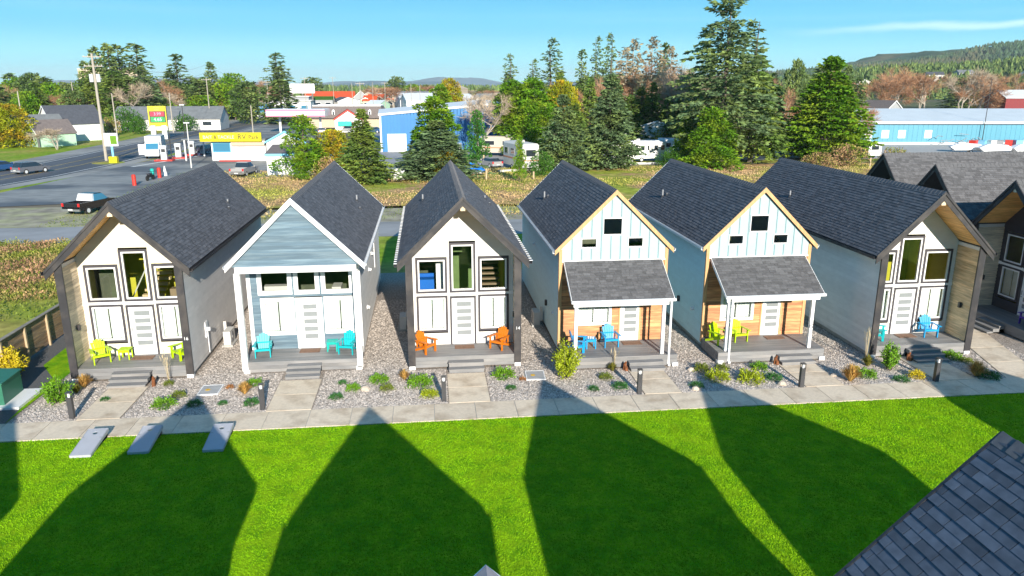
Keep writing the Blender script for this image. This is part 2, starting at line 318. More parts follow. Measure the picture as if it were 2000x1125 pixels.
def arrmesh(name, V, nper, m):       # V: (n*nper,3) array, faces of nper verts each
    n = len(V) // nper; me = bpy.data.meshes.new(name)
    me.vertices.add(n * nper); me.vertices.foreach_set('co', np.ascontiguousarray(V, dtype=np.float32).ravel())
    me.loops.add(n * nper); me.loops.foreach_set('vertex_index', np.arange(n * nper, dtype=np.int32))
    me.polygons.add(n); me.polygons.foreach_set('loop_start', np.arange(0, n * nper, nper, dtype=np.int32)); me.polygons.foreach_set('loop_total', np.full(n, nper, dtype=np.int32))
    me.materials.append(MATS[m]); me.update(calc_edges=True); return me
def text(name, s, size, parent, loc, rot, m, depth=0.01, align='CENTER', **props):
    c = bpy.data.curves.new(name, 'FONT'); c.body = s; c.size = size; c.align_x = align; c.align_y = 'CENTER'; c.extrude = depth; c.materials.append(MATS[m])
    o = bpy.data.objects.new(name, c); COL.objects.link(o); o.location = loc; o.rotation_euler = rot
    me = bpy.data.meshes.new_from_object(o); bpy.data.objects.remove(o)
    o = bpy.data.objects.new(name, me); COL.objects.link(o); o.location = loc; o.rotation_euler = rot
    if parent: o.parent = parent
    for k, v in props.items(): o[k] = v
    return o
def ground(name, pts, z, m, kind='structure'):
    mb = MB(); mb.quad(*[(x, y, z) for x, y in pts]); me = mb.mesh(name, m)
    if me.polygons[0].normal.z < 0: me.flip_normals()
    return put(name, me, kind=kind)
# ---------------------------------------------------------------- ground, lawn, paving
ground('ground', [(-6000, -2000), (6000, -2000), (6000, 12000), (-6000, 12000)], -0.04, 'land')
ground('lawn', [(-60, -6), (60, -6), (60, 25.52), (-60, 25.52)], 0.0, 'lawn_green')
ground('gravel_ground', [(-15.6, 27.06), (60, 26.6), (60, 48.5), (-15.2, 48.5)], 0.0, 'gravel_bed')
ground('side_lawn', [(-18.0, 27.06), (-15.63, 27.06), (-15.2, 48.5), (-17.6, 48.5)], 0.0, 'lawn_green')
ground('dark_gravel_strip', [(-19.2, 25.6), (-15.62, 27.05), (-16.0, 31.6), (-17.1, 33.2), (-17.5, 48), (-19.0, 48)], 0.006, 'dark_gravel')
ground('back_grass', [(-60, 25), (-18.6, 25), (-18.6, 47), (60, 48), (60, 62), (-60, 62)], -0.008, 'rough_grass')
ground('back_lane', [(-110, 61.8), (90, 60.2), (90, 66.6), (-110, 69.2)], 0.004, 'lane_asphalt')
ground('verge', [(-60, 69), (30, 66.5), (90, 66.3), (90, 76), (-28, 77), (-33, 80), (-60, 79)], 0.0, 'dirt')
ground('field', [(-32, 76), (90, 74), (90, 112), (28, 112.5), (4, 104), (-30, 103)], 0.0, 'brown_field')
ground('parking_lot', [(-49.8, 80), (-46, 80), (-33, 83), (-30.5, 100), (-23, 103.2), (-16, 103.4), (-14, 150), (-30, 215), (-42, 260), (-47, 260), (-45.5, 180), (-44, 139), (-46, 116)], 0.004, 'asphalt')
ground('roadside_left', [(-140, 60), (-49.5, 80), (-44, 120), (-40, 260), (-60, 500), (-400, 500), (-400, 60)], -0.004, 'rough_grass')
ground('park_ground', [(-14, 104.6), (28, 114), (90, 113.5), (140, 160), (90, 260), (-14, 200)], 0.0, 'lane_asphalt')
ground('park_grass', [(0, 105), (28, 114.2), (90, 113.8), (90, 118), (30, 119), (12, 111), (0, 110)], 0.004, 'rough_grass')
ground('storage_yard', [(60, 121), (200, 100), (200, 136), (80, 150)], 0.008, 'concrete_plain')
NL = [(-70, 40), (-53.5, 92), (-50, 108), (-48.6, 122), (-48.2, 139), (-48.8, 178), (-49.6, 223), (-50, 300), (-52, 500)]
def offs(pl, d):
    out = []
    for i, (x, y) in enumerate(pl):
        a = pl[max(i - 1, 0)]; b = pl[min(i + 1, len(pl) - 1)]; dx, dy = b[0] - a[0], b[1] - a[1]; l = hypot(dx, dy)
        out.append((x - dy / l * d, y + dx / l * d))
    return out
def strip(name, pl, d0, d1, z, m, kind='structure'):
    a = offs(pl, d0); b = offs(pl, d1); mb = MB()
    for i in range(len(pl) - 1): mb.quad((*a[i], z), (*a[i + 1], z), (*b[i + 1], z), (*b[i], z))
    me = mb.mesh(name, m)
    if me.polygons[0].normal.z < 0: me.flip_normals()
    return put(name, me, kind=kind)
strip('road_shoulder', NL, -3.2, 17.5, 0.008, 'shoulder')
strip('highway', NL, -0.8, 12.3, 0.012, 'road_asphalt')
strip('road_marking', NL, -0.1, 0.1, 0.016, 'road_paint'); strip('road_marking', NL, 11.4, 11.6, 0.016, 'road_paint')
strip('centre_marking', NL, 4.2, 4.34, 0.016, 'yellow_paint'); strip('centre_marking', NL, 7.4, 7.54, 0.016, 'yellow_paint')
ground('stop_line', [(-44.2, 119), (-43.7, 119), (-39.0, 136), (-39.5, 136)], 0.012, 'road_paint')

# sidewalk: every slab its own piece, joints recessed over a dark bed
sw = put('sidewalk', B(-30, 25.56, -0.05, 60, 27.05, 0.008), m='concrete_plain', kind='structure')
slab = None; x = -29.53
while x < 34:
    wd = 1.555
    if slab is None: slab = B(0.012, 0, 0, wd - 0.012, 1.5, 0.022).mesh('concrete_slab', 'concrete'); fixn(slab)
    put('concrete_slab', slab, sw, (x, 25.55, 0.006)); x += wd
def walk(name, x0, x1, y0, y1, n, skew=0):
    r = put(name, MB().hexa([(x0, y0, -.04), (x1, y0, -.04), (x1 + skew, y1, -.04), (x0 + skew, y1, -.04), (x0, y0, .01), (x1, y0, .01), (x1 + skew, y1, .01), (x0 + skew, y1, .01)]), m='concrete_plain', kind='structure')
    for i in range(n):
        a = i / n; b = (i + 1) / n; ya = y0 + (y1 - y0) * a + .01; yb = y0 + (y1 - y0) * b - .01; sa = skew * a; sb = skew * b
        put('concrete_slab', MB().hexa([(x0 + sa, ya, .004), (x1 + sa, ya, .004), (x1 + sb, yb, .004), (x0 + sb, yb, .004), (x0 + sa, ya, .029), (x1 + sa, ya, .029), (x1 + sb, yb, .029), (x0 + sb, yb, .029)]), r, m='concrete')
for a, b in ((-13.15, -11.62), (-6.33, -4.66), (0.60, 2.20), (8.42, 9.93), (15.2, 16.85), (20.98, 22.72)): walk('front_path', a, b, 27.08, 30.15, 2)
walk('cabin_walk', 24.05, 25.75, 27.0, 38.0, 6, 3.3)

# ---------------------------------------------------------------- cabins
HW = 2.42; RH = 2.78; S = 0.98; ZR = 7.5
def roofz(x): return ZR - S * abs(x)
def shingle_mesh(name, y0, y1, m, seed, z_ridge=ZR, half=RH, s=S, sides=(-1, 1), skip=None):
    rs = random.Random(seed); mb = MB(); L = half * math.sqrt(1 + s * s); c = 1 / math.sqrt(1 + s * s); ex = 0.145; n = int(L / ex) + 1
    for sg in sides:
        for k in range(n):
            d0 = L - k * ex; d1 = max(d0 - ex - .01, .02); y = y0 - rs.random() * .3
            while y < y1:
                ww = rs.choice((.2, .3, .3, .38, .16)); ya = max(y, y0) + .003; yb = min(y + ww, y1) - .003; y += ww
                if yb - ya < .03: continue
                if skip and skip(sg, ya, d0): continue
                h = .014 + rs.random() * .013
                P = []
                for d, hh in ((d0, h + .004), (d1, .006)):
                    xx = d * c; zz = z_ridge - d * c * s
                    P.append((sg * (xx + hh * s * c), zz + hh * c)); P.append((sg * xx, zz))
                (ax, az), (bx, bz), (cx, cz), (dx, dz) = P; q = len(mb.v)
                mb.v += [(ax, ya, az), (ax, yb, az), (cx, yb, cz), (cx, ya, cz), (bx, ya, bz), (bx, yb, bz)]
                mb.f += [(q, q + 1, q + 2, q + 3) if sg > 0 else (q + 3, q + 2, q + 1, q), (q, q + 4, q + 5, q + 1), (q, q + 3, q + 4), (q + 1, q + 5, q + 2)]
    return mb.mesh(name, m)
def lap(length, h, axis, m):         # wedge-shaped lap board, long axis along x ('x') or y ('y')
    if axis == 'x': mb = MB().hexa([(0, -.034, 0), (length, -.034, 0), (length, 0, 0), (0, 0, 0), (0, -.012, h), (length, -.012, h), (length, 0, h), (0, 0, h)])
    else: mb = MB().hexa([(-.034, 0, 0), (0, 0, 0), (0, length, 0), (-.034, length, 0), (-.012, 0, h), (0, 0, h), (0, length, h), (-.012, length, h)])
    me = mb.mesh('board', m); fixn(me); return me
_lapc = {}
def lapm(length, h, axis, m):
    k = (round(length, 3), round(h, 3), axis, m)
    if k not in _lapc: _lapc[k] = lap(length, h, axis, m)
    return _lapc[k]
def side_clad(parent, x, sg, y0, y1, z0, z1, m, h=0.17, name='siding_board'):
    n = int((z1 - z0) / h) + 1; h = (z1 - z0) / n; me = lapm(y1 - y0, h + .006, 'y', m)
    for k in range(n):
        o = put(name, me, parent, (x, y0, z0 + k * h))
        if sg > 0: o.scale = (-1, 1, 1)
def gable_clad(parent, y, z0, m, W, holes, h=0.165, ztop=None, name='siding_board', under=0.24, zr=ZR, cx=0):
    hw = lambda z: min(W, max(0, (zr - under - z) / S))
    top = zr - under if ztop is None else ztop; n = int((top - z0) / h) + 1; h = (top - z0) / n
    for k in range(n):
        za = z0 + k * h; zb = za + h; wa, wb = hw(za), hw(zb)
        if wa < .06: break
        segs = [(-wa, wa)]; mid = (za + zb) / 2
        for (a, b, c, d) in holes:
            if c < mid < d:
                ns = []
                for s0, s1 in segs:
                    if b <= s0 or a >= s1: ns.append((s0, s1)); continue
                    if a > s0: ns.append((s0, a))
                    if b < s1: ns.append((b, s1))
                segs = ns
        for s0, s1 in segs:
            if s1 - s0 < .03: continue
            t0, t1 = max(s0, -wb), min(s1, wb)
            if s0 > -wa + 1e-6 and s1 < wa - 1e-6 or (abs(wa - wb) < 1e-6):
                put(name, lapm(s1 - s0, h + .004, 'x', m), parent, (s0, y, za))
            else:
                put(name, MB().hexa([(s0, y - .028, za), (s1, y - .028, za), (s1, y, za), (s0, y, za), (t0, y - .012, zb + .004), (t1, y - .012, zb + .004), (t1, y, zb + .004), (t0, y, zb + .004)]), parent, m=m)
def ring(mb, x0, x1, z0, z1, y0, y1, t):
    mb.box(x0, y0, z0, x1, y1, z0 + t); mb.box(x0, y0, z1 - t, x1, y1, z1); mb.box(x0, y0, z0 + t, x0 + t, y1, z1 - t); mb.box(x1 - t, y0, z0 + t, x1, y1, z1 - t); return mb
def curtain_mb(x0, x1, z0, z1, y, seed):
    rs = random.Random(seed); mb = MB(); gap = .022; mid = (x0 + x1) / 2
    for a, b in ((x0, mid - gap), (mid + gap, x1)):
        n = 22; xs = [a + (b - a) * i / n for i in range(n + 1)]; ph = rs.random() * 6
        pr = [(q, y + (.011 * sin(i * 1.25 + ph)) + .005 * sin(i * 2.7)) for i, q in enumerate(xs)]
        for i in range(n): mb.quad((*pr[i], z0), (*pr[i + 1], z0), (*pr[i + 1], z1), (*pr[i], z1))
    return mb
def window(parent, x0, x1, z0, z1, y, trim, tw=0.10, fw=0.065, curtain=False, seed=1, mull=False):
    a, b, c, d = x0 + tw, x1 - tw, z0 + tw, z1 - tw
    f = ring(MB(), a, b, c, d, y - .045, y + .05, fw)
    if mull: f.box((a + b) / 2 - .02, y - .03, c, (a + b) / 2 + .02, y + .03, d)
    o = put('window', f, parent, m='white_trim')
    if tw > .01: put('trim', ring(MB(), x0, x1, z0, z1, y - .055, y + .02, tw - .002), o, m=trim)
    put('pane', MB().quad((a + fw, y + .01, c + fw), (b - fw, y + .01, c + fw), (b - fw, y + .01, d - fw), (a + fw, y + .01, d - fw)), o, m='window_glass')
    if curtain: put('curtain', curtain_mb(a + .03, b - .03, c + .05, d - .03, y + .14, seed), o, m='curtain')
    return o
def door(parent, x0, x1, z0, z1, y, trim, tw=0.08, hand=-1):
    a, b, d = x0 + tw, x1 - tw, z1 - tw
    o = put('door', B(a, y - .02, z0, b, y + .03, d), parent, m='door_white')
    put('door_trim', MB().box(x0, y - .055, z0, a, y + .02, d).box(b, y - .055, z0, x1, y + .02, d).box(x0, y - .055, d, x1, y + .02, z1), o, m=trim)
    w_ = b - a; g0, g1 = a + w_ * .22, b - w_ * .14; H = d - z0
    for k in range(5):
        zc = z0 + H * (.20 + .155 * k); put('glass_panel', B(g0, y - .026, zc, g1, y - .012, zc + H * .095), o, m='frosted')
    hx = a + .07 if hand < 0 else b - .07
    put('handle', MB().box(hx - .02, y - .04, z0 + H * .50, hx + .02, y - .02, z0 + H * .60).tube((hx, y - .06, z0 + H * .46), (hx + .1, y - .06, z0 + H * .46), .012).tube((hx, y - .06, z0 + H * .46), (hx, y - .02, z0 + H * .46), .014), o, m='grey_metal')
    return o
def rake(parent, y, m, hi=0.26, th=0.05, name='fascia_board', half=RH, zr=ZR, s=S, up=.03):
    for sg in (-1, 1):
        p = [(0, zr + up), (sg * half, zr + up - s * half), (sg * half, zr + up - s * half - hi), (0, zr + up - hi)]
        put(name, MB().extr(p, y, y + th), parent, m=m)
def roof(parent, y0, y1, shm, gut, seed, zr=ZR, half=RH, full=True, hang=False, skip=None):
    for sg in (-1, 1):
        put('roof', MB().extr([(0, zr), (sg * half, zr - S * half), (sg * half, zr - S * half - .17), (0, zr - .17)], y0 + .02, y1 - .02), parent, m='roof_felt')
    r = put('shingle_roofing', shingle_mesh('shingles', y0, y1, shm, seed, zr, half, skip=skip), parent, kind='stuff')
    cap = None; y = y0 - .01; rs = random.Random(seed)
    while y < y1:
        if cap is None:
            cap = MB().hexa([(-.15, 0, -.135), (0, 0, .03), (0, .32, .012), (-.15, .32, -.15), (-.15, 0, -.105), (0, 0, .055), (0, .32, .03), (-.15, .32, -.13)])
            cap.hexa([(0, 0, .03), (.15, 0, -.135), (.15, .32, -.15), (0, .32, .012), (0, 0, .055), (.15, 0, -.105), (.15, .32, -.13), (0, .32, .03)])
            cap = cap.mesh('ridge_cap', shm); fixn(cap)
        put('ridge_cap', cap, parent, (0, y, zr + .004)); y += .26
    for sg in (-1, 1):
        xe = sg * (half + .06); ze = zr - S * half
        g = MB().extr([(xe - .07, ze - .02), (xe - .07, ze - .13), (xe - .05, ze - .145), (xe + .045, ze - .145), (xe + .07, ze - .10), (xe + .07, ze - .02), (xe + .055, ze - .02), (xe + .04, ze - .125), (xe - .055, ze - .125), (xe - .055, ze - .02)], y0 - .02, y1 + .02)
        go = put('gutter', g, parent, m=gut)
        if hang:
            hb = MB(); yy = y0
            while yy < y1: hb.box(xe - .08, yy, ze - .012, xe + .09, yy + .1, ze + .012); yy += .42
            put('gutter_clip', hb, go, m='white_trim', kind='stuff')
def vents(parent, pts):
    for (x, y, h) in pts:
        z = roofz(x); o = put('vent_pipe', MB().tube((x, y, z - .1), (x, y, z + h), .045), parent, m='grey_metal')
        put('flashing', MB().tube((x, y, z - .12), (x, y, z + .1), .11, .055), o, m='roof_felt')
def shell(parent, y0, y1, W, z0, m, zt, thick=.1, back=True):
    for sg in (-1, 1): put('wall', B(sg * (W - thick), y0, z0, sg * (W - .005), y1, zt), parent, m=m)
    if back: put('rear_wall', MB().extr([(-W, z0), (W, z0), (W, roofz(W) - .25), (0, ZR - .25), (-W, roofz(W) - .25)], y1 - .1, y1), parent, m=m)
def room(parent, y0, y1, W, z0, z1, zf, wallm, kind=0):
    r = put('room', MB().extr([(-W, z0), (W, z0), (W, min(z1, roofz(W) - .3)), ((7.1 - z1) / S, z1), (-(7.1 - z1) / S, z1), (-W, min(z1, roofz(W) - .3))], y1, y1 + .05).box(-W, y0, z0, -W + .02, y1, 4.5).box(W - .02, y0, z0, W, y1, 4.5), parent, m=wallm)
    put('room_floor', MB().box(-W, y0 + .02, z0 - .04, W, y1, z0), r, m='room_floor')
    if kind == 1:
        st = MB()
        for k in range(8): st.box(-.55 + k * .05, y0 + .9 + k * .24, z0 + 1.75 + k * .2, .35 + k * .05, y0 + 1.16 + k * .24, z0 + 1.86 + k * .2)
        put('staircase', st, r, m='stair_wood'); put('hand_rail', MB().tube((-.62, y0 + .7, z0 + 2.3), (.0, y0 + 2.9, z0 + 4.4), .03, .03, 5), r, m='off_white')
        put('alcove_wall', B(-2.28, y0 + 1.2, z0 + 1.6, -1.3, y0 + 1.3, 4.4), r, m='room_dark'); put('cupboard', MB().box(.9, y0 + 1.0, z0 + 1.5, 1.5, y0 + 1.4, z0 + 2.6).box(1.6, y0 + .8, z0 + 2.7, 2.1, y0 + 1.2, z0 + 3.2), r, m='room_floor')
    if kind == 2:
        st = MB()
        for k in range(9): st.box(.82, y0 + .7 + k * .22, z0 + 1.7 + k * .2, 1.85, y0 + .95 + k * .22, z0 + 1.78 + k * .2)
        put('staircase', st, r, m='room_floor'); put('stair_wall', B(1.9, y0 + .6, z0 + 1.5, 2.0, y1 - .1, 4.4), r, m='olive_wall')
        put('sofa', MB().box(-1.95, y0 + .35, 2.3, -1.25, y0 + 1.0, 3.45).box(-1.95, y0 + .9, 3.45, -1.25, y0 + 1.0, 3.6), r, m='sofa_blue'); put('white_screen', B(-1.15, y0 + .5, 2.4, -.75, y0 + .6, 4.2), r, m='white_trim'); put('green_wall', B(-.75, y1 - .3, z0, .75, y1 - .2, 5.6), r, m='room_green')
    if kind == 3: put('cupboard', MB().box(-2.0, y0 + .9, z0 + 1.9, -.9, y0 + 1.3, z0 + 2.6).box(1.1, y0 + .5, z0 + 2.0, 1.5, y0 + 1.3, z0 + 2.6), r, m='off_white')
def decking(parent, x0, x1, y0, y1, z, m='deck', drop=.45, sides=True):
    n = int((y1 - y0) / .142); st = (y1 - y0) / n; me = B(0, .004, -.03, x1 - x0, st - .004, 0).mesh('deck_board', m); fixn(me)
    for k in range(n): put('deck_board', me, parent, (x0, y0 + k * st, z))
    for k in range(3):
        h = drop / 3; put('skirt_board', B(x0, y0 + .005, z - .032 - (k + 1) * h + .006, x1, y0 + .035, z - .032 - k * h), parent, m=m)
        if sides:
            put('skirt_board', B(x0 + .002, y0 + .04, z - .032 - (k + 1) * h + .006, x0 + .03, y1, z - .032 - k * h), parent, m=m)
            put('skirt_board', B(x1 - .03, y0 + .04, z - .032 - (k + 1) * h + .006, x1 - .002, y1, z - .032 - k * h), parent, m=m)
    put('deck_frame', B(x0 + .05, y0 + .06, z - drop, x1 - .05, y1, z - .04), parent, m='dark_trim')
def steps(parent, x0, x1, yf, z, n, run=.31):
    h = z / (n + 1)
    for k in range(n):
        zt = z - (k + 1) * h; ya = yf - (k + 1) * run
        o = put('step', MB().box(x0, ya, zt - h + .0 + (0.01 if k == n - 1 else 0), x1, ya + .03, zt - .03).box(x0 + .01, ya + .03, .05, x0 + .04, yf, zt - .035).box(x1 - .04, ya + .03, .05, x1 - .01, yf, zt - .035), parent, m='deck')
        put('tread', MB().box(x0 - .02, ya - .03, zt - .03, x1 + .02, ya + run / 2 - .004, zt).box(x0 - .02, ya + run / 2 + .004, zt - .03, x1 + .02, ya + run + .0, zt), o, m='deck')
def vent_hood(parent, x, sg, y, z, m='white_trim'):
    put('wall_vent', MB().box(x, y - .09, z - .09, x + sg * .03, y + .09, z + .09).tube((x, y, z), (x + sg * .14, y, z - .04), .07, .08), parent, m=m)
def footing(parent, x, y, m='white_trim'): put('footing', B(x - .13, y - .1, 0.0, x + .13, y + .14, .16), parent, m=m)

def cabin_a(name, label, loc, rz=0, siding='grey_siding', facade='white_siding', inner='pine_board', L=15.2, rooms=1, shm='slate_shingle', nsteps=3, seed=1, hang=False, number=None, detail=True, trim='black_trim', clads=(-1, 1), soffit='soffit_wood', gutter='black_trim', base='concrete_plain'):
    t = thing(name, label, 'cabin', loc, rz, 'gabled holiday cabins around the lawn')
    yw = 1.65; zd = .55
    put('foundation', B(-HW + .08, .3, -.05, HW - .08, L - .1, .28), t, m=base)
    shell(t, 0.03, L, HW, .2, siding, roofz(HW) - .17)
    for sg in (-1, 1):
        if sg in clads: side_clad(t, sg * HW, sg, 0.05, L, .22, roofz(HW) - .18, siding, .17)
        put('corner_board', B(sg * (HW + .035), -.03, .16, sg * (HW - .27), .05, roofz(HW) - .1), t, m=trim)
        footing(t, sg * (HW - .12), .06)
    roof(t, -.12, L + .2, shm, gutter, seed, hang=hang)
    rake(t, -.17, trim, .13, .05, up=.035); rake(t, -.13, trim, .36, .05, up=-.005)
    rake(t, L + .17, trim)
    if detail:
        for sg in (-1, 1):                                            # wood-lined recess: planks on both cheeks and under the roof
            me = lapm(yw - .06, .172, 'y', inner); n = 25
            for k in range(n):
                o = put('cedar_plank', me, t, (sg * (HW - .105), .055, zd + .0 + k * .17))
                if sg < 0: o.scale = (-1, 1, 1)
            for k in range(12):
                a, b = k / 12 * (HW - .1), (k + 1) / 12 * (HW - .1) - .012; off = .185
                p = [(sg * a, ZR - S * a - off), (sg * b, ZR - S * b - off), (sg * b, ZR - S * b - off - .02), (sg * a, ZR - S * a - off - .02)]
                put('soffit_plank', MB().extr(p, -.06, yw), t, m=soffit)
        H = [(-2.06, -.67, 2.98, 4.6), (-.57, .60, 2.98, 5.26), (.70, 2.09, 2.98, 4.6), (-2.06, -.67, 1.15, 2.86), (.70, 2.09, 1.15, 2.86), (-.57, .60, .55, 2.80)]
        gable_clad(t, yw, zd, facade, HW - .1, H, .18, under=.22)
        put('cross_trim', MB().box(-HW + .12, yw - .04, 2.84, -.56, yw - .001, 3.0).box(.59, yw - .04, 2.84, HW - .12, yw - .001, 3.0).box(-.56, yw - .04, 2.82, .59, yw - .001, 2.98), t, m='white_trim')
        for i, h in enumerate(H[:3]): window(t, *h, yw, 'dark_trim', seed=seed + i)
        for i, h in enumerate(H[3:5]): window(t, *h, yw, 'dark_trim', curtain=True, seed=seed + i)
        door(t, *H[5], yw, 'dark_trim')
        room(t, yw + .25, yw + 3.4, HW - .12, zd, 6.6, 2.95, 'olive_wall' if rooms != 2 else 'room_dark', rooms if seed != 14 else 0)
        put('ridge_beam', B(-.10, -.10, ZR - .56, .10, yw, ZR - .24), t, m='beam_wood')
        decking(t, -HW + .12, HW - .12, 0, yw, zd, sides=False)
        steps(t, -.72, .78, 0, zd, nsteps)
        put('doormat', B(-.42, yw - .75, zd + .002, .45, yw - .28, zd + .02), t, m='mat_brown') if False else None
        for sg in (-1, 1):
            if sg == (-1 if seed % 2 else 1):
                xx = sg * (HW - .15); put('porch_light', MB().box(xx, .75, 2.0, xx - sg * .1, .87, 2.25).box(xx, .7, 2.05, xx - sg * .03, .92, 2.2), t, m='black_trim')
        vents(t, [(-1.7, 10.4, .34), (1.75, 10.8, .22), (1.95, 10.1, .12)])
        if number: text('house_number', number, .2, t, (HW - .115, -.045, 1.75), (R(90), 0, 0), 'white_trim')
    else:
        put('facade_wall', MB().extr([(-HW, .2), (HW, .2), (HW, roofz(HW) - .25), (0, ZR - .25), (-HW, roofz(HW) - .25)], yw, yw + .1), t, m=facade)
    return t

GA = 'grey'
h1 = cabin_a('gabled_cabin', 'grey cabin with black trim, a cream gable and lime chairs on its porch', (-12.5, 31.0, 0), facade='cream_siding', inner='weathered_board', seed=11, rooms=1, nsteps=3, number='16', hang=False)
h3 = cabin_a('gabled_cabin', 'grey cabin with black trim, a white gable and orange chairs on its porch', (1.42, 30.85, 0), inner='weathered_board', seed=12, rooms=2, nsteps=2, number='14', hang=True)
h6 = cabin_a('gabled_cabin', 'pale grey cabin with black trim whose recessed porch holds one blue chair', (22.12, 30.0, 0), siding='light_grey_siding', seed=14, rooms=1, nsteps=3, L=15.2)
h7 = cabin_a('gabled_cabin', 'shaded wood lined cabin at the right edge with a purple porch chair', (28.3, 33.25, 0), R(-90), siding='grey_siding', inner='weathered_board', seed=17, rooms=1, L=15, shm='grey_shingle', clads=(), facade='dark_trim')
h8 = cabin_a('gabled_cabin', 'middle one of three cabins turned side on, black gable behind the pale grey cabin', (29.3, 40.6, 0), R(-90), inner='weathered_board', seed=20, detail=False, L=15, shm='grey_shingle', facade='weathered_board', clads=())
h9 = cabin_a('gabled_cabin', 'farthest cabin of the three turned side on, its grey roof below the pale blue warehouse', (30.6, 47.8, 0), R(-90), inner='weathered_board', seed=21, detail=False, L=15, shm='grey_shingle', facade='weathered_board', clads=())

# --- the white-trimmed blue cabin
def cabin_b(loc):
    t = thing('gabled_cabin', 'blue sided cabin with thick white trim and turquoise chairs on its porch', 'cabin', loc, 0, 'gabled holiday cabins around the lawn')
    L = 15.2; yw = 1.65; zd = .5; zb = 4.42
    put('foundation', B(-HW + .08, .3, -.05, HW - .08, L - .1, .2), t, m='concrete_plain')
    shell(t, yw, L, HW, .2, 'light_grey_siding', roofz(HW) - .17)
    side_clad(t, HW, 1, yw + .02, L, .22, roofz(HW) - .18, 'light_grey_siding'); side_clad(t, -HW, -1, yw + .02, L, .22, roofz(HW) - .18, 'light_grey_siding')
    roof(t, -.1, L + .2, 'slate_shingle', 'white_trim', 31)
    rake(t, -.16, 'white_trim', .27, .06, up=.05, half=RH + .06); rake(t, L + .17, 'white_trim')
    gable_clad(t, 0.06, zb + .26, 'blue_siding', 2.6, [], .15, under=.22)
    put('porch_ceiling', MB().box(-HW, .1, zb + .05, HW, yw + .02, zb + .1), t, m='white_trim')
    put('porch_beam', B(-HW - .05, -.06, zb, HW + .05, .14, zb + .27), t, m='white_trim')
    for sg in (-1, 1):
        put('porch_post', B(sg * (HW - .0) - .12, -.05, .12, sg * (HW - .0) + .12, .16, zb), t, m='white_trim')
        put('corner_board', B(sg * (HW + .032), yw - .05, .2, sg * (HW - .13), yw + .12, zb + .3), t, m='white_trim'); footing(t, sg * (HW - .05), 0.05)
        put('gable_cheek', MB().extr([(.1, zb + .1), (yw, zb + .1), (yw, roofz(HW) - .16), (.1, roofz(HW) - .16)], sg * (HW - .06), sg * HW, 'x'), t, m='white_trim')
    H = [(-2.0, -.52, 3.02, 4.3), (-.44, .66, 3.02, 4.3), (.74, 2.14, 3.02, 4.3), (-1.93, -.48, 1.15, 2.88), (.8, 2.2, 1.15, 2.88), (-.44, .74, .5, 2.86)]
    gable_clad(t, yw, zd, 'blue_siding', HW - .02, H, .165, ztop=zb + .1)
    for i, h in enumerate(H[:3]): window(t, *h, yw, 'white_trim', tw=.12, seed=40 + i)
    for i, h in enumerate(H[3:5]): window(t, *h, yw, 'white_trim', tw=.12, curtain=True, seed=50 + i)
    door(t, *H[5], yw, 'white_trim', tw=.13)
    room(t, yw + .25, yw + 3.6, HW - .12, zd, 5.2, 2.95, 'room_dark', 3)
    decking(t, -HW - .02, HW + .02, 0, yw, zd); steps(t, -.62, .78, 0, zd, 3)
    vents(t, [(1.7, 10.2, .34), (1.95, 9.0, .12)])
    for y, z in ((4.5, 1.5), (6.5, 2.9), (8.5, 3.3)): vent_hood(t, HW + .02, 1, y, z)
    window(t, 0, 0.01, 0, 0.01, -99, 'white_trim') if False else None
    put('side_window', MB().box(HW + .02, 10.6, 2.0, HW + .06, 11.6, 3.4), t, m='white_trim')
    return t
h2 = cabin_b((-5.55, 31.2, 0))

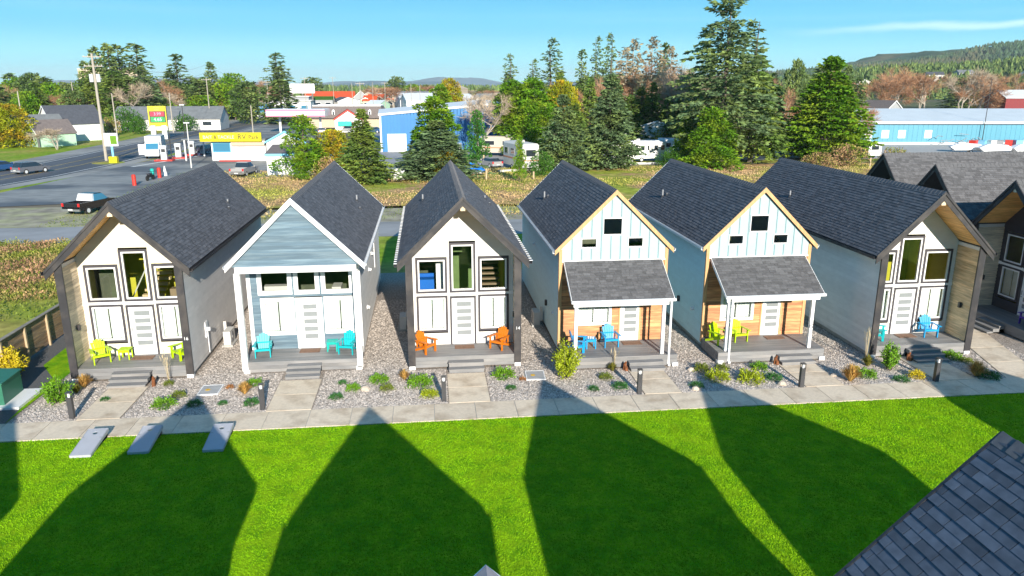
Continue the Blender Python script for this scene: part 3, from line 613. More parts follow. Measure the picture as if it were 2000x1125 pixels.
# --- pale blue cabins with cedar fronts
def cabin_c(label, loc, seed, number=None, spout=1):
    t = thing('gabled_cabin', label, 'cabin', loc, 0, 'gabled holiday cabins around the lawn')
    L = 13.1; W = 2.47; zd = .52; z1 = 4.36
    rf = lambda x: ZR - S * abs(x)
    put('foundation', B(-W + .08, .3, -.05, W - .08, L - .1, .25), t, m='concrete_plain')
    for sg in (-1, 1): put('wall', B(sg * (W - .1), 0.03, .2, sg * (W - .005), L, rf(W) - .17), t, m='pale_blue_siding')
    put('rear_wall', MB().extr([(-W, .2), (W, .2), (W, rf(W) - .25), (0, ZR - .25), (-W, rf(W) - .25)], L - .1, L), t, m='pale_blue_siding')
    for sg in (-1, 1):
        side_clad(t, sg * W, sg, .1, L, .22, rf(W) - .18, 'pale_blue_siding')
        put('corner_board', B(sg * (W + .034), -.03, .3, sg * (W - .11), .1, rf(W) - .2), t, m='wood_trim')
    roof(t, -.1, L + .2, 'slate_shingle', 'white_trim', seed, half=2.68)
    rake(t, -.17, 'wood_trim', .22, .06, up=.04, half=2.72); rake(t, L + .17, 'white_trim', half=2.7)
    # board and batten gable
    x = -W + .11; k = 0
    holes = [(-.55, .34, 5.50, 6.28), (-1.52, -.80, 4.93, 5.38), (.60, 1.32, 4.93, 5.38)]
    while x < W - .12:
        x2 = min(x + .44, W - .11); mid = (x + x2) / 2
        cuts = sorted({x, x2, *[h[0] for h in holes if x < h[0] < x2], *[h[1] for h in holes if x < h[1] < x2], *([0.0] if x < 0 < x2 else [])})
        mb = MB()
        for a, b in zip(cuts[:-1], cuts[1:]):
            m_ = (a + b) / 2; zs = [(z1, None)]
            hh = [h for h in holes if h[0] <= m_ <= h[1]]
            ta, tb = rf(a) - .2, rf(b) - .2
            lo = z1
            if hh: mb.box(a, 0, lo, b, .03, hh[0][2]); lo = hh[0][3]
            if min(ta, tb) > lo: mb.extr([(a, lo), (b, lo), (b, tb), (a, ta)], 0, .03)
        put('wall_panel', mb, t, m='sky_blue_panel')
        xb = x2
        if xb < W - .2:
            hh = [h for h in holes if h[0] - .02 <= xb <= h[1] + .02]; mb = MB()
            lo = z1
            if hh: mb.box(xb - .022, -.02, lo, xb + .022, .0, hh[0][2] - .04); lo = hh[0][3] + .04
            if hh: put('batten', mb, t, m='panel_joint'); mb = MB()
            mb.box(xb - .022, -.02, lo, xb + .022, .0, rf(xb) - .22); put('batten', mb, t, m='panel_joint')
        x = x2
    for h in holes: window(t, h[0], h[1], h[2], h[3], .0, 'white_trim', tw=.008, fw=.03)
    put('belt_flashing', B(-W + .1, -.05, z1 - .05, W - .1, .02, z1 + .02), t, m='white_trim')
    H = [(-1.65, -.02, 1.30, 3.0), (.32, 1.36, zd, 2.68)]
    gable_clad(t, 0.03, zd, 'cedar', W - .1, H, .165, ztop=z1 - .04, name='cedar_board')
    window(t, *H[0], .03, 'white_trim', tw=.06, curtain=True, seed=seed, mull=True); door(t, *H[1], .03, 'wood_trim', tw=.07, hand=1)
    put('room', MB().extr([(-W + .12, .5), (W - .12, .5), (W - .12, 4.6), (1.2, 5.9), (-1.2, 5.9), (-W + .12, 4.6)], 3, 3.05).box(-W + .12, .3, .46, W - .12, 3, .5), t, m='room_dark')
    # shed roof over the porch
    xa, xb, ya, yb, za, zb = -2.28, 2.20, -2.06, -.02, 3.12, 4.36
    pr = put('porch_roof', MB().extr([(ya, za), (yb, zb), (yb, zb - .12), (ya, za - .12)], xa, xb, 'x'), t, m='roof_felt')
    mb = MB(); rs = random.Random(seed); Ls = hypot(yb - ya, zb - za); uy, uz = (yb - ya) / Ls, (zb - za) / Ls; n = int(Ls / .145)
    for k in range(n):
        d0 = k * .145; d1 = min(d0 + .155, Ls); x = xa - rs.random() * .3
        while x < xb:
            ww = rs.choice((.2, .3, .3, .38, .16)); p, q = max(x, xa) + .003, min(x + ww, xb) - .003; x += ww
            if q - p < .03: continue
            h = .016 + rs.random() * .013; y0_, z0_ = ya + d0 * uy, za + d0 * uz; y1_, z1_ = ya + d1 * uy, za + d1 * uz
            v = len(mb.v); mb.v += [(p, y0_ - h * uz, z0_ + h * uy), (q, y0_ - h * uz, z0_ + h * uy), (q, y1_, z1_ + .006), (p, y1_, z1_ + .006), (p, y0_, z0_), (q, y0_, z0_)]
            mb.f += [(v, v + 1, v + 2, v + 3), (v, v + 4, v + 5, v + 1), (v, v + 3, v + 4), (v + 1, v + 5, v + 2)]
    put('shingle_roofing', mb.mesh('shingles', 'grey_shingle'), pr, kind='stuff')
    put('gutter', MB().box(xa - .03, ya - .13, za - .13, xb + .06, ya - .01, za - .02), pr, m='white_trim')
    for x in (xa, xb): put('side_trim', MB().extr([(ya, za + .01), (yb, zb + .01), (yb, zb - .16), (ya, za - .16)], x - .02 if x < 0 else x, x if x < 0 else x + .02, 'x'), pr, m='white_trim')
    put('porch_beam', B(xa + .1, ya + .08, za - .34, xb - .1, ya + .22, za - .13), t, m='white_trim')
    for x in (xa + .22, xb - .38): put('porch_post', B(x - .07, ya + .08, zd, x + .07, ya + .22, za - .34), t, m='white_trim')
    for x, sg in ((xa + .45, -1), (xb - .6, 1)): put('bracket', MB().extr([(-1.95, za - .1), (-.02, za + .3), (-.02, za + .1), (-1.95, za - .3)], x - .04, x + .04, 'x'), t, m='wood_trim') if False else None
    sx = xb - .12 if spout > 0 else xa + .30
    ds = MB().box(sx - .04, ya - .09, za - .14, sx + .04, ya - .01, za - .1)
    ds.box(sx - .04, ya - .09, .12, sx + .04, ya - .02, za - .12).box(sx - .05, ya - .2, .04, sx + .05, ya - .02, .12); put('downspout', ds, t, m='white_trim')
    decking(t, -2.47, 2.47, -2.14, .02, zd); steps(t, .25, 1.75, -2.14, zd, 2, .3)
    for x in (-2.37, 2.37): footing(t, x, -2.12)
    vents(t, [(-1.75, 9.2, .42), (-1.6, 8.9, .12)])
    for y, z in ((1.2, 1.6), (7.5, 3.6)): vent_hood(t, -W - .02, -1, y, z)
    put('spigot_box', B(-W - .03, 3.2, 1.35, -W - .13, 3.36, 1.62), t, m='black_trim')
    if number: text('house_number', number, .22, t, (xb - .38, ya + .07, 1.55), (R(90), 0, 0), 'dark_trim')
    return t
h4 = cabin_c('pale blue cedar fronted cabin with blue chairs under its porch roof', (8.24, 32.2, 0), 61, None, 1)
h5 = cabin_c('pale blue cedar fronted cabin with lime chairs under its porch roof', (15.05, 32.2, 0), 62, '12', -1)

# --- the opposite row, seen from above and behind: front roof shingles of one of them show one by one
SH = [None]
def near_roof(label, loc, shm, real, seed, detail=False):
    t = thing('gabled_cabin', label, 'cabin', loc, pi, 'gabled holiday cabins around the lawn')
    L = 15.2; yw = 1.65
    shell(t, 0.03, L, HW, .1, 'grey_siding', roofz(HW) - .17)
    put('facade_wall', MB().extr([(-HW, .1), (HW, .1), (HW, roofz(HW) - .25), (0, ZR - .25), (-HW, roofz(HW) - .25)], yw, yw + .1), t, m='white_siding')
    for sg in (-1, 1):
        put('corner_board', B(sg * (HW + .035), -.03, .1, sg * (HW - .27), .05, roofz(HW) - .1), t, m='black_trim')
    tr = 'white_trim' if shm == 'pale_shingle' else 'black_trim'
    put('deck', B(-HW + .1, 0, .1, HW - .1, yw, .55), t, m='deck')
    skip = None
    if real:
        skip = lambda sg, y, d: sg > 0 and y < 2.9
        rs = random.Random(5); Ls = RH * math.sqrt(1 + S * S); c = 1 / math.sqrt(1 + S * S); ex = .145; n = int(Ls / ex) + 1; cnt = 0; ms = {}
        for k in range(n):
            d0 = Ls - k * ex; y = -.12 - rs.random() * .25
            while y < 2.9:
                ww = rs.choice((.24, .30, .34, .34, .40)); ya = max(y, -.12); yb = y + ww; y += ww
                key = (round(yb - ya, 3), k % 2)
                if yb - ya < .04: continue
                if key not in ms:
                    h = .022 if k % 2 else .03
                    mb = MB(); W_ = yb - ya - .012; e = ex + .012
                    mb.hexa([(0, 0, 0), (0, W_, 0), (-e, W_, 0), (-e, 0, 0), (0, 0, h), (0, W_, h), (-e, W_, .012), (-e, 0, .012)])
                    me = mb.mesh('shingle', 'slate_single'); fixn(me); ms[key] = me
                o = put('shingle', ms[key], t, (d0 * c, ya + .006, ZR - d0 * c * S + .003)); o.rotation_euler = (0, atan2(S, 1), 0); cnt += 1
    roof(t, -.12, L + .2, shm, 'black_trim', seed, skip=skip)
    rake(t, -.17, tr, .13, .05, up=.035); rake(t, -.13, tr, .36, .05, up=-.005)
    return t
near_roof('dark slate shingled roof filling the bottom right corner', (7.49, 8.19, 0), 'slate_shingle', True, 71)
near_roof('pale roof peak just showing at the bottom edge of the lawn', (0.45, 6.09, 0), 'pale_shingle', False, 72)
for i, (x, y) in enumerate(((-6.45, 8.3), (14.1, 8.3), (-13.35, 8.3), (24.7, 11.8), (31.6, 11.8), (-20.3, 8.3))):
    t = thing('gabled_cabin', ('cabin behind the viewer whose shadow falls on the white game boards', 'cabin behind the viewer whose shadow falls before the right cedar fronted cabin', 'cabin behind the viewer at the left end of the lawn',
        'cabin behind the viewer shading the right end of the lawn', 'last cabin behind the viewer on the right', 'last cabin at the left behind the viewer')[i], 'cabin', (x, y, 0), pi, 'gabled holiday cabins around the lawn')
    shell(t, .03, 15.2, HW, 0, 'grey_siding', roofz(HW) - .17)
    put('facade_wall', MB().extr([(-HW, 0), (HW, 0), (HW, roofz(HW) - .25), (0, ZR - .25), (-HW, roofz(HW) - .25)], .3, .4), t, m='white_siding')
    for sg in (-1, 1): put('roof', MB().extr([(0, ZR), (sg * RH, ZR - S * RH), (sg * RH, ZR - S * RH - .22), (0, ZR - .22)], -.1, 15.4), t, m='slate_shingle')
# ---------------------------------------------------------------- porch furniture
def adirondack(m):
    t = thing('adirondack_chair', '', 'chair'); P = {}
    se = MB(); n = 6                                                   # local: sitter faces -y
    for k in range(n):
        a = k / n; y = -.30 + a * .50; z = .40 - a * .13; se.hexa([(-.27, y, z - .022), (.27, y, z - .022), (.27, y + .072, z - .04), (-.27, y + .072, z - .04), (-.27, y, z), (.27, y, z), (.27, y + .072, z - .018), (-.27, y + .072, z - .018)])
    se.box(-.27, -.33, .31, .27, -.305, .40)
    put('seat', se, t, m=m)
    tops = (.80, .88, .92, .88, .80); ba = MB()
    for k in range(5):
        f = (k - 2); xb = f * .085; xt = f * .112; h = tops[k]
        yb, yt = .14, .14 + (h - .25) * .38
        ba.hexa([(xb - .038, yb, .25), (xb + .038, yb, .25), (xb + .038, yb + .02, .25), (xb - .038, yb + .02, .25), (xt - .05, yt, h), (xt + .05, yt, h), (xt + .05, yt + .02, h), (xt - .05, yt + .02, h)])
    ba.box(-.27, .235, .50, .27, .26, .56).box(-.22, .345, .74, .22, .365, .79)
    put('backrest', ba, t, m=m)
    for s in (-1, 1):
        put('leg', MB().box(s * .31 - .02, -.32, 0, s * .31 + .02, -.22, .54), t, m=m)
        put('side_rail', MB().hexa([(s * .285 - .015, -.33, .30), (s * .285 + .015, -.33, .30), (s * .285 + .015, .48, .0), (s * .285 - .015, .48, .0), (s * .285 - .015, -.33, .40), (s * .285 + .015, -.33, .40), (s * .285 + .015, .50, .10), (s * .285 - .015, .50, .10)]), t, m=m)
        put('armrest', MB().box(s * .34 - .07, -.40, .545, s * .34 + .07, -.05, .57).box(s * .33 - .045, -.05, .545, s * .33 + .045, .32, .57).box(s * .31 - .02, .2, .25, s * .31 + .02, .26, .545), t, m=m)
    return t
def side_table(m):
    t = thing('side_table', '', 'table'); tp = MB()
    for k in range(4): tp.box(-.24, -.24 + k * .122, .43, .24, -.24 + k * .122 + .112, .455)
    put('table_top', tp, t, m=m)
    for sx in (-1, 1):
        for sy in (-1, 1): put('leg', B(sx * .2 - .025, sy * .18 - .02, 0, sx * .2 + .025, sy * .18 + .02, .43), t, m=m)
    put('apron', MB().box(-.2, -.19, .33, .2, -.17, .42).box(-.2, .17, .33, .2, .19, .42), t, m=m)
    return t
proto = {}
CG = 'slatted porch chairs'
def chair(m, x, y, z, rz, label):
    if m not in proto: proto[m] = adirondack(m); o = proto[m]; o.location = (x, y, z); o.rotation_euler = (0, 0, R(rz)); o['label'] = label
    else: o = dup(proto[m], (x, y, z), R(rz), label)
    o['group'] = CG; return o
Z5 = .555
chair('lime', -14.05, 31.85, Z5, 32, 'lime green slatted chair against the left cheek of the cream gabled cabin')
chair('lime', -10.75, 31.95, Z5, -42, 'lime green slatted chair right of the cream gabled cabin door')
t = side_table('lime'); t.location = (-13.15, 32.15, Z5); t['label'] = 'small lime green side table beside the matching chair'; t['category'] = 'table'
chair('turquoise', -7.35, 32.0, .505, 6, 'turquoise slatted chair left of the blue cabin door')
chair('turquoise', -3.72, 32.0, .505, -14, 'turquoise slatted chair right of the blue cabin door beside a small table')
t = side_table('teal'); t.location = (-4.42, 32.35, .505); t['label'] = 'small teal side table on the blue cabin porch'
chair('orange', -.28, 31.55, Z5, 48, 'orange slatted chair left of the white gabled cabin door')
chair('orange', 3.0, 31.7, Z5, -38, 'orange slatted chair right of the white gabled cabin door')
chair('bright_blue', 6.45, 31.05, .525, 75, 'blue slatted chair seen side on, behind the left porch post')
chair('bright_blue', 8.02, 31.55, .525, 4, 'blue slatted chair under the cedar wall window')
t = side_table('bright_blue'); t.location = (7.08, 31.35, .525); t['label'] = 'small blue side table holding white cups'
for dx in (-.1, .0, .1): put('cup', MB().tube((7.08 + dx, 31.3 - dx * .3, .98), (7.08 + dx, 31.3 - dx * .3, 1.07), .03, .035), m='white_trim', label='white cup on the small blue side table', category='cup', group='cups on the blue side table')
chair('lime', 13.05, 31.35, .525, 28, 'lime green slatted chair left of the porch post')
chair('lime', 14.1, 31.6, .525, 8, 'lime green slatted chair below the cedar wall window')
chair('turquoise', 20.55, 31.0, Z5, 60, 'turquoise slatted chair half hidden behind the black corner of the pale grey cabin')
chair('bright_blue', 23.2, 31.15, Z5, -4, 'blue slatted chair against the pine cheek of the pale grey cabin porch')
chair('purple', 29.25, 32.1, Z5, -80, 'purple slatted chair on the shaded porch at the right edge')
for i, (x, y, z, who) in enumerate(((-12.45, 32.15, Z5, 'the cream gabled cabin'), (-5.42, 32.4, .505, 'the blue cabin'), (1.45, 32.0, Z5, 'the white gabled cabin'), (9.1, 31.75, .525, 'the left cedar fronted cabin'), (15.95, 31.75, .525, 'the right cedar fronted cabin'), (22.15, 31.2, Z5, 'the pale grey cabin'))):
    put('doormat', B(-.44, -.24, .002, .44, .24, .018), None, (x, y, z), m='mat_brown', label='brown doormat in front of the door of ' + who, category='doormat', group='doormats at the cabin doors')

# ---------------------------------------------------------------- bollards, boards, boxes
def bollard():
    t = thing('bollard_light', '', 'bollard'); ps = MB().box(-.085, -.085, .012, .085, .085, .86)
    put('post', ps, t, m='bronze'); put('base_plate', B(-.11, -.11, 0, .11, .11, .012), t, m='grey_metal')
    put('lens', MB().tube((0, 0, .86), (0, 0, 1.02), .055, .055, 10), t, m='lens_plastic')
    put('cap', MB().box(-.09, -.09, 1.02, .09, .09, 1.06).box(-.088, -.088, .86, -.07, -.07, 1.02).box(.07, .07, .86, .088, .088, 1.02).box(-.088, .07, .86, -.07, .088, 1.02).box(.07, -.088, .86, .088, -.07, 1.02), t, m='bronze')
    return t
b0 = None
for i, (x, y, w_) in enumerate(((-13.36, 27.3, 'the left front path by the yellow green shrub'), (-6.5, 27.33, 'the path to the blue cabin'), (.40, 27.33, 'the path to the white gabled cabin'), (8.2, 27.2, 'the path to the left cedar fronted cabin'), (14.97, 27.1, 'the path to the right cedar fronted cabin'), (20.85, 27.05, 'the path to the pale grey cabin'), (26.8, 33.05, 'the shaded walk at the right edge'))):
    lab = 'dark bollard light beside ' + w_
    if b0 is None: b0 = bollard(); o = b0; o.location = (x, y, 0); o['label'] = lab
    else: o = dup(b0, (x, y, 0), 0, lab)
    o['group'] = 'bollard lights along the sidewalk'
def cornhole():
    t = thing('cornhole_board', '', 'game board'); a = .075; W_, L_ = .33, 1.55
    zf = lambda y: .09 + y / L_ * .22
    mb = MB(); n = 20; hx, hy, hr = 0, L_ - .28, .085                 # top with a real hole
    ring_ = [(hx + hr * cos(2 * pi * i / n), hy + hr * sin(2 * pi * i / n)) for i in range(n)]
    def outer(i):
        c_, s_ = cos(2 * pi * i / n), sin(2 * pi * i / n); k = min(W_ / abs(c_) if abs(c_) > 1e-6 else 9, .27 / abs(s_) if abs(s_) > 1e-6 else 9); return (hx + c_ * k, hy + s_ * k)
    for i in range(n):
        p, q = ring_[i], ring_[(i + 1) % n]; P_, Q_ = outer(i), outer(i + 1)
        mb.quad((*p, zf(p[1])), (*P_, zf(P_[1])), (*Q_, zf(Q_[1])), (*q, zf(q[1]))); mb.quad((*p, zf(p[1]) - .02), (*q, zf(q[1]) - .02), (*q, zf(q[1])), (*p, zf(p[1])))
    for sx in (-1, 1):
        for sy in (-1, 1): 
            y_ = hy + sy * .27; pass
    mb.quad((-W_, 0, zf(0)), (W_, 0, zf(0)), (W_, hy - .27, zf(hy - .27)), (-W_, hy - .27, zf(hy - .27)))
    mb.quad((-W_, hy - .27, zf(hy - .27)), (-.27, hy - .27, zf(hy - .27)), (-W_, hy - .26, zf(hy - .26)))
    put('board_top', mb, t, m='cornhole')
    fr = MB()
    for sx in (-1, 1): fr.hexa([(sx * W_ - .012, 0, .0), (sx * W_ + .012, 0, 0), (sx * W_ + .012, L_, zf(L_) - .12), (sx * W_ - .012, L_, zf(L_) - .12), (sx * W_ - .012, 0, zf(0)), (sx * W_ + .012, 0, zf(0)), (sx * W_ + .012, L_, zf(L_)), (sx * W_ - .012, L_, zf(L_))])
    fr.box(-W_, -.012, 0, W_, .012, zf(0)).box(-W_, L_ - .012, zf(L_) - .1, W_, L_ + .012, zf(L_))
    put('frame', fr, t, m='cornhole'); put('hole_shade', B(-W_ + .02, hy - .15, .02, W_ - .02, hy + .15, .03), t, m='hole_black')  # black sheet below the hole stands in for the shade inside it
    for sx in (-1, 1): put('leg', B(sx * (W_ - .05) - .02, L_ - .12, 0, sx * (W_ - .05) + .02, L_ - .03, zf(L_) - .03), t, m='dark_trim')
    return t
c0 = cornhole(); c0.location = (-11.75, 24.08, 0.0); c0['label'] = 'white cornhole board fully in the sun'
dup(c0, (-9.93, 24.12, 0), 0, 'cornhole board crossed by the edge of a roof shadow, between the other two')
dup(c0, (-7.47, 24.0, 0), 0, 'cornhole board lying wholly in shade, rightmost of the three')
for o in bpy.data.objects:
    if o.get('category') == 'game board': o['group'] = 'cornhole boards on the lawn'
def hatch(x, y, rz, label):
    t = thing('utility_cover', label, 'utility cover', (x, y, 0), rz, 'utility box covers in the gravel')
    put('lid', MB().box(-.36, -.45, 0, .36, .45, .05), t, m='hatch_grey'); put('rim', ring2(), t, m='white_paint')
    put('painted_mark', MB().tube((-.1, -.02, .05), (-.1, -.02, .056), .1, .1, 12), t, m='hatch_yellow')
def ring2():
    mb = MB(); 
    mb.box(-.41, -.5, 0, -.365, .5, .056).box(.365, -.5, 0, .41, .5, .056).box(-.365, -.5, 0, .365, -.455, .056).box(-.365, .455, 0, .365, .5, .056); return mb
hatch(-8.98, 29.45, 0, 'grey utility box cover with a yellow mark, left of the blue cabin path')
hatch(4.32, 29.55, -.05, 'grey utility box cover with a yellow mark, beside the tall bright shrub')
def ac_unit(x, y, rz, label):
    t = thing('heat_pump', label, 'heat pump', (x, y, 0), rz, 'heat pumps beside the cabins')
    put('body', B(-.42, -.16, .1, .42, .16, .75), t, m='off_white'); put('base_pad', B(-.48, -.25, 0, .48, .25, .1), t, m='concrete_plain')
    g = put('fan_grille', MB().tube((-.1, -.165, .42), (-.1, -.18, .42), .26, .26, 16), t, m='grey_metal'); put('fan_hub', MB().tube((-.1, -.181, .42), (-.1, -.19, .42), .06, .06, 10), g, m='off_white')
    put('line_cover', B(.3, .17, .3, .38, .3, 1.05), t, m='off_white')
ac_unit(-9.6, 35.2, R(90), 'white heat pump against the grey wall of the cream gabled cabin')
ac_unit(-1.42, 36.6, R(-90), 'white heat pump left of the white gabled cabin')
ac_unit(5.35, 36.6, R(-90), 'white heat pump left of the left cedar fronted cabin')
t = thing('meter_box', 'white utility meter on the grey side wall', 'meter', (-10.05, 33.3, 0))
put('panel', B(0, -.18, 1.05, .04, .18, 1.75), t, m='white_trim'); put('meter', MB().tube((.04, 0, 1.4), (.2, 0, 1.4), .1, .09, 12), t, m='light_metal'); put('pipe', B(.04, -.02, .3, .08, .02, 1.3), t, m='light_metal')
def ornament(x, y, label, s=1):
    rs = random.Random(int(x * 10)); mb = MB(); pts = [(0, 0, 0), (.02, .05, .2), (-.04, .02, .34), (-.02, .1, .5)]
    for (a, b_, r) in (((0, -.1, .0), (0, -.08, .22), .1), ((0, .06, .0), (.02, .08, .42), .11), ((0, -.12, .16), (.02, .02, .30), .09), ((.02, .06, .38), (.01, -.02, .52), .07)): mb.tube(a, b_, r, r * .7, 8)
    put('rusty_ornament', mb, None, (x, y, 0), .3, m='rust', label=label, category='garden ornament', group='rust brown ornaments beside the steps').scale = (.8, .8, .75)
ornament(-11.45, 30.25, 'rust brown ornament beside the steps of the cream gabled cabin')
ornament(8.3, 29.75, 'rust brown ornament beside the steps of the left cedar fronted cabin')
ornament(15.12, 29.7, 'rust brown ornament beside the steps of the right cedar fronted cabin')
ornament(21.25, 29.45, 'rust brown ornament beside the steps of the pale grey cabin')
def rock(x, y, r, label):
    bm_ = MB(); rs = random.Random(int(x * 31)); n = 8; v = []
    rows = [(0, 1.0), (.35, 1.0), (.65, .75), (.85, .35)]
    for h, rr in rows:
        for i in range(n): a = 2 * pi * i / n; q = rr * r * (.85 + .3 * rs.random()); v.append((q * cos(a), q * sin(a) * .85, h * r * 1.1))
    bm_.v = v
    for k in range(len(rows) - 1):
        for i in range(n): j = (i + 1) % n; bm_.f.append((k * n + i, k * n + j, (k + 1) * n + j, (k + 1) * n + i))
    bm_.f.append(tuple((len(rows) - 1) * n + i for i in range(n)))
    put('rock', bm_, None, (x, y, 0), m='rock', label=label, category='rock', group='rounded rocks in the gravel beds')
for x, y, r, l in ((-2.76, 28.80, .2, 'pale rounded rock in the gravel between the blue and the white gabled cabin'), (11.13, 29.39, .16, 'tan rock by the olive mound nearest the left cedar cabin path'), (10.57, 27.30, .17, 'tan rock next to the sidewalk under a dark green mound'), (14.30, 27.42, .18, 'tan rock beside the dark green mound left of the bollard'), (16.93, 28.08, .14, 'grey rock left of the orange grass tuft')): rock(x, y, r, l)

# transformer, pad, fence
t = thing('transformer_box', 'dark green electrical transformer box at the left edge', 'utility box', (-17.15, 29.35, 0), R(2))
put('cabinet', MB().box(-.75, -.75, .0, .75, .75, .95), t, m='transformer_green'); put('lid', MB().extr([(-.8, .95), (.8, .95), (.8, 1.0), (0, 1.06), (-.8, 1.0)], -.8, .8), t, m='transformer_green')
put('door_seam', MB().box(-.01, -.76, .1, .01, -.75, .9), t, m='bronze'); put('lock', B(.06, -.775, .5, .12, -.75, .62), t, m='grey_metal')
put('concrete_pad', B(-18.1, 28.35, -.02, -15.75, 30.25, .1), None, m='white_paint', kind='structure')
t = thing('board_fence', 'brown horizontal board fence at the left edge', 'fence', (-18.1, 22, 0), 0)
k = 0; y = 0.0; sec = 2.0; bm0 = None; dirx = 0.012
while y < 24:
    for j in range(9):
        if bm0 is None: bm0 = B(-.012, .01, 0, .012, sec - .01, .158).mesh('fence_board', 'fence_board'); fixn(bm0)
        put('fence_board', bm0, t, (0, y, .08 + j * .165))
    put('fence_post', B(.014, y - .055, 0, .10, y + .055, 1.56), t, m='fence_post')
    put('cap_board', B(-.07, y + .003, 1.575, .11, y + sec - .003, 1.61), t, m='fence_cap'); y += sec

# ---------------------------------------------------------------- small plants
rng = np.random.default_rng(3)
def leaf_quads(P, D, Lf, Wf, rng, curl=.0):
    n = len(P); D = D / np.linalg.norm(D, axis=1, keepdims=True); u = rng.normal(size=(n, 3)); s = np.cross(D, u); s /= np.linalg.norm(s, axis=1, keepdims=True) + 1e-9
    Lf = Lf * (0.6 + .8 * rng.random((n, 1))); Wf = Wf * (0.6 + .8 * rng.random((n, 1)))
    a = P; b = P + D * Lf * .5 + s * Wf * .5; c = P + D * Lf; d = P + D * Lf * .5 - s * Wf * .5
    return np.stack([a, b, c, d], 1).reshape(-1, 3)
def shrub_mesh(name, m, h, r, n, leaf, rng, pointy=0.0, up=.6):
    u = rng.normal(size=(n, 3)); u[:, 2] = np.abs(u[:, 2]); u /= np.linalg.norm(u, axis=1, keepdims=True); q = (.35 + .65 * rng.random((n, 1)) ** .5)
    lump = 1 + .18 * np.sin(5 * np.arctan2(u[:, 1], u[:, 0]) + rng.random() * 6)[:, None] + .12 * np.sin(9 * u[:, 2:3] + 2)
    P = u * q * np.array([r, r, h]) * lump * (1 - pointy * u[:, 2:3] * np.array([1, 1, 0]))
    return arrmesh(name, leaf_quads(P, u + [0, 0, up] + rng.normal(size=(n, 3)) * .5, leaf, leaf * .55, rng), 4, m)
def tuft_mesh(name, m, h, r, n, rng, w_=.012):
    a = rng.random(n) * 2 * pi; t_ = rng.random(n) ** .7; P = np.stack([np.cos(a) * .04, np.sin(a) * .04, np.zeros(n)], 1); top = np.stack([np.cos(a) * r * t_, np.sin(a) * r * t_, h * (1 - .55 * t_ ** 2) * (.7 + .5 * rng.random(n))], 1)
    s = np.stack([-np.sin(a), np.cos(a), np.zeros(n)], 1) * w_; mid = P * .5 + top * .5 + [0, 0, .18 * h]
    V = np.stack([P - s, P + s, mid + s, mid - s, mid - s, mid + s, top + s * .2, top - s * .2], 1).reshape(-1, 3); return arrmesh(name, V, 4, m)
PM = {}
def pm(kind):
    if kind in PM: return PM[kind]
    f = {'bright': lambda: shrub_mesh('foliage', 'leaf_bright', .30, .42, 900, .07, rng), 'dark': lambda: shrub_mesh('foliage', 'leaf_dark', .24, .36, 800, .06, rng),
         'olive': lambda: shrub_mesh('foliage', 'leaf_olive', .28, .34, 800, .06, rng), 'yellow': lambda: shrub_mesh('foliage', 'leaf_yellow', .34, .44, 900, .08, rng),
         'orange': lambda: shrub_mesh('foliage', 'orange_leaf', .28, .28, 260, .09, rng, up=1.2), 'tuft': lambda: tuft_mesh('blades', 'tuft_orange', .55, .42, 420, rng),
         'tuftg': lambda: tuft_mesh('blades', 'tuft_green', .45, .34, 320, rng), 'gold': lambda: shrub_mesh('foliage', 'gold_leaf', .28, .34, 500, .08, rng)}
    PM[kind] = f[kind](); return PM[kind]
KW = {'bright': ('low_shrub', 'bright green low shrub', 'shrub'), 'dark': ('low_shrub', 'dark green low mound', 'shrub'), 'olive': ('low_shrub', 'olive green mound', 'shrub'), 'yellow': ('low_shrub', 'yellow green low shrub', 'shrub'),
      'orange': ('small_plant', 'orange leaved little plant', 'plant'), 'tuft': ('grass_tuft', 'straw coloured ornamental grass', 'grass tuft'), 'tuftg': ('grass_tuft', 'green and straw ornamental grass', 'grass tuft'), 'gold': ('low_shrub', 'golden yellow small shrub', 'shrub')}
def plant(kind, x, y, s, where):
    nm, lb, ct = KW[kind]
    put(nm, pm(kind), None, (x, y, .02), random.random() * 6, label=lb + ' ' + where, category=ct, group='plants in the gravel beds').scale = (s, s, s * random.uniform(.85, 1.1))
